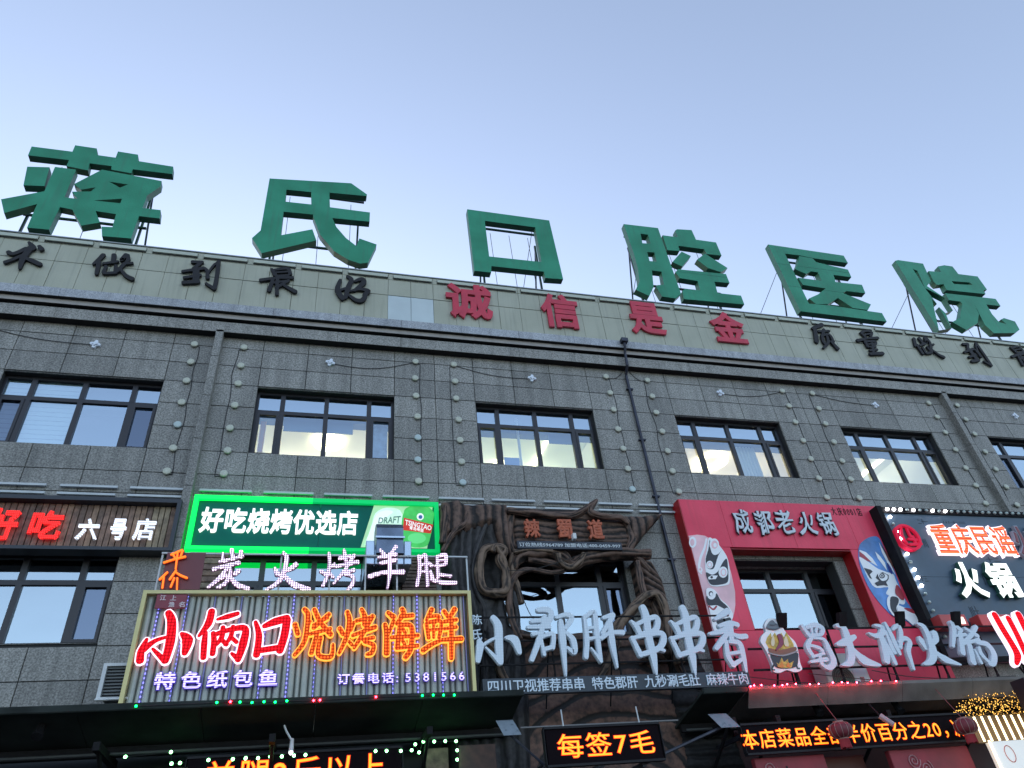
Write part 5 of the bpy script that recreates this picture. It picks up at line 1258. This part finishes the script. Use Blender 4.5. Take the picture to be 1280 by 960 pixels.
row(T, '重庆民谣', BY, rr, .09, RO, off=.022, edge=.026, edge_mat=WO2, fill=.98)
wd = (rr[1] - rr[0]) / 4
row(T, '火锅', BY, (rr[1] + .05, rr[1] + .05 + 2 * wd, rr[2], rr[3]), .09, mat('unlit_maroon', (.20, .03, .04), .4), off=.025, edge=.035, edge_mat=mat('unlit_grey_outline', (.28, .28, .33), .4), fill=.98)
WG = mat('bright_white_letter', (.85, .9, .85), .4, emit=(.93, 1, .95), estr=1.25); WGS = mat('green_letter_glow', (.02, .09, .07), .5)
r2 = rect(BY, (1179, 704), (1235.5, 749)); w2 = r2[1] - r2[0]
row(T, '火', BY, r2, .10, WG, off=.035, edge=.010, edge_mat=WGS, fill=1)
row(T, '锅', BY, (r2[0] + w2 * 1.28, r2[1] + w2 * 1.28, r2[2], r2[3]), .10, WG, off=.035, edge=.010, edge_mat=WGS, fill=1)
DKL = mat('dark_incised_print', (.012, .02, .03), .5)
for s_, p, q in (('川十', (1225, 716), (1250, 731)), ('川十三', (1144, 719), (1162, 727)), ('二十一', (1146, 648), (1162, 655)), ('川十二', (1178, 651), (1208, 654.5)), ('川十', (1210, 757), (1228, 771)), ('川', (1152, 673), (1162, 684)), ('十二', (1232, 696), (1252, 702))):
    flat_text(T, s_, BY + .018, rect(BY, p, q), DKL, .0)

# ------------------------------------------------------------------ glowing red three-stroke sign at the right edge
T = thing('three_stroke_sign', 'glowing red three stroke character with a white outline at the right edge of the photo', 'sign', (13.3, 10.9, 4.4))
KC3 = [([(990,215),(1060,340),(1145,480),(1190,570),(1180,650)],[56,56,56,62,30]), ([(1110,245),(1190,400),(1290,620)],[50,50,50]), ([(1200,210),(1300,420),(1430,680)],[56,56,50])]
brush(None, [KC3[0]], K10, 10.75, .09, RL, T, 'stroke', out=True, outm=WO, outw=.05)
brush(None, [KC3[1]], K10, 10.75, .09, RL, T, 'stroke', out=True, outm=WO, outw=.05)
brush(None, [KC3[2]], K10, 10.75, .09, RL, T, 'stroke', out=True, outm=WO, outw=.05)
MB().tube([(12.55, 10.85, 4.7), (12.75, 10.85, 4.2)], .02, 6).build('prop', BLK, T); MB().tube([(13.4, 10.85, 4.7), (13.5, 10.85, 4.2)], .02, 6).build('prop', BLK, T)
T = thing('red_box_sign', 'low red box sign partly hidden behind a black floodlight below the dark blue board', 'box sign', (12.3, 11.4, 5.0))
for k, (p, q, r__) in enumerate([((1173, 768), (1183, 784), (1216, 784)), ((1222, 768), (1233, 784), (1285, 784))]):
    a = at(*p, 11.2); b = at(*q, 11.2); c = at(*r__, 11.2)
    MB().bbox(a[0], c[0] - .05, 11.2, 11.45, b[1], a[1], .01).build('box', mat('rose_red_box', (.42, .05, .05), .4), T)
    for j in range(2): MB().prism([[((a[0] + c[0]) / 2 + .14 * (j) + .07 * math.cos(t * .785) * (1 + .3 * (t % 2)), (a[1] + b[1]) / 2 + .07 * math.sin(t * .785) * (1 + .3 * (t % 2))) for t in range(8)]], 11.185, 11.199).build('flower_light', mat('flower_glow', (.9, .7, .6), .4, emit=(1, .75, .6), estr=1.2), T)

# ------------------------------------------------------------------ canopies over the shop doors
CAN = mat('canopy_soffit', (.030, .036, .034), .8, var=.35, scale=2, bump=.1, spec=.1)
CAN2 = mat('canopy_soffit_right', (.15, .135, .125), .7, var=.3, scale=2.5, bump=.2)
def canopy(x0, x1, m, lab, ztop=4.33):
    T = thing('shop_canopy', lab, 'canopy', ((x0 + x1) / 2, 11.97, 4), 'canopies over the shop doors')
    yf = 10.6; n = int((x1 - x0) / 1.7) + 1
    for k in range(n):
        a = x0 + (x1 - x0) * k / n; b = x0 + (x1 - x0) * (k + 1) / n
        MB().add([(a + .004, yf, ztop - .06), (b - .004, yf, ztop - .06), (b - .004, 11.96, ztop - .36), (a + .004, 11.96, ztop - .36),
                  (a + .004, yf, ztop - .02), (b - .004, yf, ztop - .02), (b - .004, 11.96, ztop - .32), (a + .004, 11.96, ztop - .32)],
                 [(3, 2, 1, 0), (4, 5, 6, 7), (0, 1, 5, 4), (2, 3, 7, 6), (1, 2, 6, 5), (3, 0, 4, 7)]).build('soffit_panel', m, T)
    if m is CAN2:
        for k in range(n):
            a = x0 + (x1 - x0) * k / n; b = x0 + (x1 - x0) * (k + 1) / n
            ys = [yf - .05, yf - .05, yf + .12, yf + .12]; zs = [ztop, ztop - .05, ztop - .29, ztop - .27]
            MB().add([(a + .003, y, z) for y, z in zip(ys, zs)] + [(b - .003, y, z) for y, z in zip(ys, zs)], [(0, 1, 2, 3), (7, 6, 5, 4), (0, 4, 5, 1), (1, 5, 6, 2), (2, 6, 7, 3), (3, 7, 4, 0)]).build('valance_panel', m, T)
    else: MB().bbox(x0, x1, yf - .05, yf - .004, ztop - .09, ztop, .012).build('fascia', m, T)
    MB().box(x0, x1, 11.55, 11.62, ztop - .42, ztop - .30).build('purlin', BLK, T)
    MB().tube([(x0, 11.4, ztop - .42), (x1, 11.4, ztop - .42)], .02, 6).build('conduit', mat('grey_conduit', (.05, .055, .055), .7), T)
    x = x0 + .5
    while x < x1:
        MB().box(x - .04, x + .04, 10.75, 11.95, ztop - .50, ztop - .40).build('bracket', BLK, T)
        MB().tube([(x, 10.9, ztop - .45), (x, 11.95, ztop - 1.1)], .03, 6).build('strut', BLK, T); x += 2.1
    return T
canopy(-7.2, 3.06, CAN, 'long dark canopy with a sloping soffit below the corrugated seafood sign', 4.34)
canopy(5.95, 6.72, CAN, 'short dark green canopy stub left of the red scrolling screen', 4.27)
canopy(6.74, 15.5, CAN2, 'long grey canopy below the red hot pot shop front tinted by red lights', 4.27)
LG = mat('green_led_dot', (.1, .9, .2), .4, emit=(.0, 1, .12), estr=8); LGW = mat('green_white_led_dot', (.6, 1, .7), .4, emit=(.25, 1, .35), estr=10); LR = mat('red_led_dot', (.9, .1, .1), .4, emit=(1, .01, .02), estr=45)
bg_ = ball(.016); bg_.materials.append(LG); bgw = ball(.022); bgw.materials.append(LGW); br = ball(.016); br.materials.append(LR)
T = thing('canopy_light_string', 'string of tiny green and red lights along the canopy edge under the corrugated sign', 'light string', (0, 10.54, 4.34))
prev = None; line = []
for px_, py_, m in [(170, 882.5, bg_), (271, 878, bg_), (288, 877, br), (300, 877.5, bg_), (315, 878, bg_), (330, 877, bg_), (344, 877.5, bg_), (358.5, 876, bg_), (392, 875.5, br), (400, 875, br), (470, 871, br), (528, 869.3, bg_), (541.7, 868.7, bg_), (554.5, 868.7, bg_), (568, 868.7, bg_)]:
    X, Z = at(px_, py_, 10.52); bulb(T, X, 10.525, Z, m); line.append((X, 10.53, Z))
MB().tube(line, .005, 4).build('cord', WIRE, T)
T = thing('red_light_string', 'string of tiny red lights along the canopy edge below the white brush characters', 'light string', (9, 10.54, 4.28)); line = []
br2 = ball(.011); br2.materials.append(mat('red_led_point', (.9, .1, .1), .4, emit=(1, .01, .025), estr=200))
for k in range(16):
    X = at(936 + 196 * ((k * .618) % 1) ** 1.1, 857, 10.52)[0]
    bulb(T, X, 10.475, 4.245 + .012 * (k % 2), br2); line.append((X, 10.49, 4.25 + .012 * (k % 2)))
line.sort(); MB().tube(line, .004, 4).build('cord', WIRE, T)
T = thing('door_light_string', 'string of bright green lights round the doorway of the seafood restaurant', 'light string', (0, 11.2, 3.6)); line = []
for px_, py_ in [(156.7, 946), (213.7, 940), (214.3, 954.5), (225, 953.7), (260.5, 950), (291, 949), (307, 948)] + [(300 + a / 3.765, 860 + b / 3.765) for a, b in [(27,330),(85,330),(142,323),(197,322),(254,318),(308,315),(638,297),(690,296),(757,296),(808,293),(825,265),(843,303),(863,252),(914,252),(966,250),(1017,250),(1022,293),(1022,337)]]:
    X, Z = at(px_, py_, 11.2); bulb(T, X, 11.2, Z, bgw); line.append((X, 11.21, Z))
MB().tube(line, .005, 4).build('cord', WIRE, T)

# small cut-off screen bottom left
SCR = mat('screen_face', (.006, .003, .005), .8, spec=.1); ORS = mat('screen_orange', (1, .4, .05), .4, emit=(1, .30, .012), estr=1.3); REDG = mat('screen_red', (.8, .05, .02), .4, emit=(1, .012, .004), estr=.6)
def screen(name, lab, Y, x0, x1, z0, z1, txt, tx0, tx1, tz0, tz1, border=.03):
    T = thing(name, lab, 'led screen', ((x0 + x1) / 2, Y + .1, z0))
    MB().box(x0, x1, Y, Y + .10, z0, z1).build('cabinet', SCR, T)
    mb = MB().box(x0 - .02, x1 + .02, Y - .02, Y + .08, z1 + .001, z1 + border).box(x0 - .02, x1 + .02, Y - .02, Y + .08, z0 - border, z0 - .001).box(x0 - border, x0 - .021, Y - .02, Y + .08, z0, z1).box(x1 + .021, x1 + border, Y - .02, Y + .08, z0, z1)
    mb.build('bezel', mat('screen_bezel', (.014, .014, .018), .5, spec=.2), T)
    row(T, txt, Y - .004, (tx0, tx1, tz0, tz1), .004, ORS, off=.002, edge=.022, edge_mat=REDG, fill=.95, name='lit_character')
    return T
T = screen('cut_off_led_screen', 'led screen with orange characters cut off by the bottom edge of the photo', 11.2, -1.45, 1.35, 3.28, 3.77, '羊腿2斤以上', -1.25, 1.15, 3.33, 3.74)
T = screen('price_led_screen', 'small led screen with four large orange characters hung over the carved brown wood', 10.2, 3.20, 4.885, 3.27, 3.71, '每签7毛', 3.33, 4.80, 3.33, 3.65)
MB().tube([(2.9, 10.35, 3.78), (5.3, 10.35, 3.78)], .012, 6).build('hanging_rod', mat('dull_rod', (.16, .16, .16), .6), T)
for x in (3.5, 4.65): MB().tube([(x, 10.28, 3.7), (x, 10.30, 3.98)], .01, 5).build('hook', ALU, T)
for x in (3.4, 4.6): MB().box(x, x + .06, 10.32, 11.9, 3.2, 3.26).build('wall_arm', STEEL, T)
T = screen('scrolling_led_screen', 'long scrolling led screen with glowing orange characters behind two red lanterns', 10.6, 6.46, 10.85, 3.33, 3.71, '本店菜品全部半价百分之20，减', at(926, 925, 10.6)[0], at(1208, 908, 10.6)[0], 3.375, 3.655)
for x in (6.6, 10.6): MB().box(x, x + .06, 10.72, 11.9, 3.6, 3.66).build('wall_arm', STEEL, T)

# flat lamps on arms
for k, (p, q, lab, tgt) in enumerate([((623, 900), (650, 920), 'flat grey square lamp on an arm left of the small led screen', (3.25, 3.35)), ((891, 892), (922, 910), 'flat grey square lamp on an arm right of the small led screen', (4.95, 3.35))]):
    a = at(*p, 10.5); b = at(*q, 10.5)
    t = thing('arm_lamp', lab, 'lamp', ((a[0] + b[0]) / 2, 10.5, b[1]), 'square lamps on arms')
    MB().add([(a[0], 10.62, a[1]), (b[0] - .04, 10.62, a[1]), (b[0], 10.42, b[1]), (a[0] + .04, 10.42, b[1]), (a[0], 10.66, a[1] + .03), (b[0] - .04, 10.66, a[1] + .03), (b[0], 10.46, b[1] + .04), (a[0] + .04, 10.46, b[1] + .04)],
             [(3, 2, 1, 0), (4, 5, 6, 7), (0, 1, 5, 4), (2, 3, 7, 6), (1, 2, 6, 5), (3, 0, 4, 7)]).build('lamp_head', mat('grey_lamp_glass', (.20, .24, .27), .3, var=.15, scale=12), t)
    MB().tube([((a[0] + b[0]) / 2, 10.55, b[1] + .05), (tgt[0], 10.6, tgt[1]), (tgt[0], 11.9, tgt[1])], .022, 6).build('arm', STEEL, t)

# spotlights and cameras under the canopies
for k, (px_, py_, lab) in enumerate([(52, 905, 'black two headed spotlight under the left end of the long dark canopy'), (365, 925, 'small white spotlight hanging over the cut off led screen'), (1020, 880, 'black bracket light under the right canopy above the scrolling screen'), (1120, 878, 'black bracket light under the right canopy between the lanterns'), (1212, 873, 'black bracket light under the right canopy above the right lantern')]):
    X, Z = at(px_, py_, 10.9)
    t = thing('canopy_spotlight', lab, 'spotlight', (X, 10.9, Z), 'spotlights under the canopies')
    mm = WHITEM if k == 1 else BLK
    MB().tube([(X, 10.95, Z + .02), (X, 10.9, Z - .10), (X, 10.86, Z - .16)], [.025, .03, .035] if k == 1 else [.05, .06, .07], 10).build('lamp_head', mm, t)
    MB().tube([(X, 10.95, Z), (X - .08, 10.95, Z + .12), (X - .12, 10.95, Z + .2)], .014, 5).build('arm', mm, t)
    if k != 1: MB().tube([(X, 10.95, Z), (X + .1, 10.95, Z + .12), (X + .16, 10.95, Z + .18)], .014, 5).build('arm', mm, t); MB().box(X + .13, X + .2, 10.92, 10.98, Z + .16, Z + .2).build('arm_end', mm, t)
    else: o = MB().tube([(X, 10.85, Z - .165), (X, 10.84, Z - .18)], .02, 8).build('lens', mat('white_spot', (1, 1, 1), .4, emit=(1, 1, .95), estr=6), t)

# lanterns
def lantern(px_, py_, lab, Y=10.35, R=.175):
    X, Z = at(px_, py_, Y)
    t = thing('red_lantern', lab, 'lantern', (X, Y, Z), 'red lanterns in front of the scrolling screen')
    mb = MB(); n = 16; prof = [(.45, .62), (.75, .52), (.95, .3), (1, 0), (.95, -.3), (.75, -.52), (.45, -.62)]
    mb.tube([(X, Y, Z + R * h) for r_, h in prof], [R * r_ for r_, h in prof], n); mb.build('shade', mat('red_lantern_silk', (.16, .02, .03), .6, var=.2, scale=20), t, True)
    rb = MB()
    for k in range(12):
        a = 6.2832 * k / 12; rb.tube([(X + R * 1.02 * r_ * math.cos(a), Y + R * 1.02 * r_ * math.sin(a), Z + R * h) for r_, h in prof], .005, 4)
    rb.build('ribs', mat('lantern_rib', (.30, .20, .18), .5), t)
    cp = MB().tube([(X, Y, Z + R * .60), (X, Y, Z + R * .75)], R * .46, 14).build('cap', mat('lantern_cap', (.32, .16, .14), .5), t)
    MB().tube([(X, Y, Z - R * .60), (X, Y, Z - R * .72)], R * .46, 14).build('cap', MATS['lantern_cap'], t)
    fr_ = MB()
    for k in range(26):
        a = 6.2832 * k / 26; fr_.tube([(X + R * .4 * math.cos(a), Y + R * .4 * math.sin(a), Z - R * .7), (X + R * .42 * math.cos(a), Y + R * .42 * math.sin(a), Z - R * 1.35 - .02 * random.random())], .012, 4)
    fr_.build('fringe', mat('red_fringe', (.32, .02, .03), .7), t)
    MB().tube([(X, Y, Z + R * .75), (X - .02, Y + .3, 4.2)], .008, 4).build('cord', mat('red_cord', (.2, .05, .05), .6), t)
lantern(1051, 913, 'dim red lantern hanging left of the middle of the scrolling screen')
lantern(1207, 908, 'dim red lantern hanging at the right end of the scrolling screen')
X, Z = at(1107, 903, 10.5)
t = thing('security_camera', 'small pale security camera under the canopy between the two red lanterns', 'camera', (X, 10.5, Z))
MB().tube([(X - .06, 10.5, Z + .10), (X + .05, 10.4, Z - .06)], [.045, .04], 8).build('body', mat('grey_pink_housing', (.38, .32, .34), .5), t); MB().tube([(X - .06, 10.5, Z + .1), (X - .1, 10.6, Z + .3)], .014, 5).build('arm', BLK, t)

# ------------------------------------------------------------------ shop fronts under the canopies
T = thing('seafood_restaurant_front', 'dark ground floor shop front below the long dark canopy', 'shop front', (-2, 12, 0))
MB().box(-9, 2.1, 12.1, 12.25, .13, 4.2).build('wall', mat('dark_shop_wall', (.018, .02, .022), .7, var=.3, scale=2), T)
MB().box(-2.35, -1.45, 11.6, 11.7, 2.9, 3.75).build('wood_sign_board', mat('dark_brown_board', (.07, .035, .025), .6, var=.4, scale=9), T)
MB().box(1.75, 2.08, 11.5, 11.6, .13, 3.80).build('post', WOODS[0], T)
MB().box(2.2, 2.75, 11.3, 11.4, 3.0, 3.78).build('brown_board', MATS['dark_brown_board'], T)
MB().box(2.28, 2.60, 11.26, 11.29, 3.0, 3.42).build('notice', mat('white_notice', (.45, .52, .52), .5), T)
T = thing('hotpot_restaurant_front', 'dark red ground floor shop front below the right canopy', 'shop front', (9, 12, 0))
MB().box(7.2, 15, 12.1, 12.25, .13, 4.2).build('wall', mat('dark_red_wall', (.06, .012, .014), .6, var=.3, scale=2), T)
MB().bbox(6.62, 7.85, 10.75, 10.85, 2.2, 3.28, .01).build('red_panel', mat('dull_red_panel', (.30, .035, .05), .6, var=.25, scale=3), T)
MB().bbox(7.9, 8.9, 11.2, 11.28, 2.2, 3.3, .01).build('door_leaf', mat('brown_door', (.08, .03, .02), .5), T)
p2 = MB().bbox(9.05, 10.6, 10.75, 10.85, 2.2, 3.27, .01).build('red_panel', mat('dull_red_panel', (.30, .035, .05), .6, var=.25, scale=3), T)
for cx_, cz_ in ((6.85, 3.12), (9.45, 3.10)):
    mb = MB()
    for s_ in range(2):
        pts = [(cx_ + s_ * .2 + (.015 + .0045 * k) * math.cos(k * .55 + s_), 10.735, cz_ - s_ * .12 + (.015 + .0045 * k) * math.sin(k * .55 + s_)) for k in range(24)]
        mb.tube(pts, .010, 4)
    mb.build('cloud_scroll', mat('dusty_pink_paint', (.5, .25, .26), .5), T)
MB().box(6.95, 6.97, 10.742, 10.748, 2.9, 3.1).box(7.12, 7.15, 10.742, 10.748, 2.85, 3.15).build('brush_mark', BLACKL, T)
T = thing('light_box_sign', 'white light box sign with a red seal under warm vertical light strips', 'light box', (11.2, 10.4, 2.4))
MB().box(10.72, 12.2, 10.36, 10.48, 2.2, 3.24).build('box', mat('white_acrylic', (.8, .8, .76), .4, emit=(1, .97, .9), estr=.25), T)
cxs, czs = 10.98, 3.05
s1 = MB().tube([(cxs + .09 * math.cos(t * .314), 10.352, czs + .12 * math.sin(t * .314)) for t in range(20)], .006, 4, closed=True).build('seal_ring', mat('seal_red', (.6, .08, .05), .5), T)
flat_text(s1, '印', 10.354, (cxs - .05, cxs + .05, czs - .07, czs + .07), MATS['seal_red'], .01) if False else None
mb = MB(); put(mb, glyph('烤', .02), 11.27, 11.75, 2.86, 3.12, 10.35, 10.358); mb.build('lettering', BLACKL, T)
WARM = mat('warm_strip_light', (1, .8, .5), .4, emit=(1, .78, .45), estr=3.2)
for k in range(9): MB().box(10.66 + k * .155, 10.685 + k * .155, 10.42, 10.44, 3.26, 3.63).build('light_strip', WARM, T)
MB().box(10.665, 10.69, 10.34, 10.36, 2.2, 3.26).build('light_strip', WARM, T)
MB().box(10.62, 12.3, 10.50, 10.56, 3.25, 3.66).build('backboard', mat('bronze_backboard', (.10, .06, .02), .5), T)
mb = MB()
for k in range(60):
    x = 10.85 + random.random() * 1.5; z = 3.68 + random.random() * .35; a = random.random() * 3
    mb.tube([(x, 10.6 + .2 * random.random(), z), (x + .2 * math.cos(a), 10.6 + .2 * random.random(), z + .06 * math.sin(a * 2))], .005, 4)
pt = MB(); 
for k in range(420):
    x = 10.62 + random.random() * 1.7; z = 3.67 + random.random() ** 1.3 * .36 * min(1, (x - 10.4) * 1.6); r0 = .006 + .006 * random.random(); y = 10.5 + .3 * random.random()
    pt.add([(x, y - r0, z), (x + r0, y, z), (x, y, z + r0), (x - r0, y, z), (x, y, z - r0)], [(0, 1, 2), (0, 2, 3), (0, 3, 4), (0, 4, 1)])
q_ = pt.build('sparkle_lights', mat('gold_sparkle', (.8, .5, .1), .4, emit=(1, .52, .10), estr=1.6), T); q_['kind'] = 'stuff'
o = mb.build('gold_branches', mat('gold_wire', (.22, .14, .04), .5, .3), T)
T = thing('dark_awning_box', 'dark box end jutting out above the warm light strips at the right edge', 'awning box', (12.0, 10.2, 3.9))
a = at(1262, 853, 10.2); MB().bbox(a[0], a[0] + 2, 9.9, 10.2, 3.55, a[1], .01).build('box', mat('black_purple_box', (.02, .014, .022), .4), T)

# cladding and boards seen between the green sign and the corrugated sign
T = thing('brown_board_stack', 'stack of dark brown boards left of the second floor window under the green sign', 'boards', (-1.75, 11.95, 6))
for k in range(9): MB().bbox(-2.05 + random.uniform(0, .05), -1.42, 11.80, 11.94, 6.05 + k * .105, 6.145 + k * .105, .01).build('board', WOODS[k % 4], T)
T = thing('black_panelling', 'narrow brown slatted panel right of the steel duct under the green sign', 'panel', (1.75, 11.95, 6))
for k in range(16): MB().bbox(1.45, 2.05, 11.86, 11.94, 5.98 + k * .062, 6.03 + k * .062, .006).build('slat', WOODS[2], T)

# loose cables over the canopies and across the tree window
for k, (pts, Y, lab) in enumerate([
 ([(636, 713), (665, 712), (700, 702), (735, 690)], 11.4, 'thin cable drooping across the top of the tree framed window'),
 ([(650, 735), (664, 770), (700, 812)], 11.4, 'thin cable slanting down across the lower left panes of the tree framed window'),
 ([(935, 846), (990, 852), (1040, 855), (1075, 852)], 10.75, 'black cable lying along the canopy left of the air conditioner'),
 ([(1010, 842), (1060, 847), (1120, 853), (1170, 856)], 10.75, 'black cable hanging below the white brush characters right of the air conditioner'),
 ([(1090, 838), (1140, 846), (1200, 848), (1270, 845)], 10.75, 'black cable sagging towards the glowing red three stroke sign')]):
    W_ = [at(*p, Y) for p in pts]; P = []
    L, R_, _, _ = ribbon(W_, .001); P = [(x, Y, z) for x, z in L]
    tag(MB().tube(P, .007, 5).build('loose_cable', WIRE, None, origin=P[0]), lab, 'cable', 'loose cables in front of the shops')
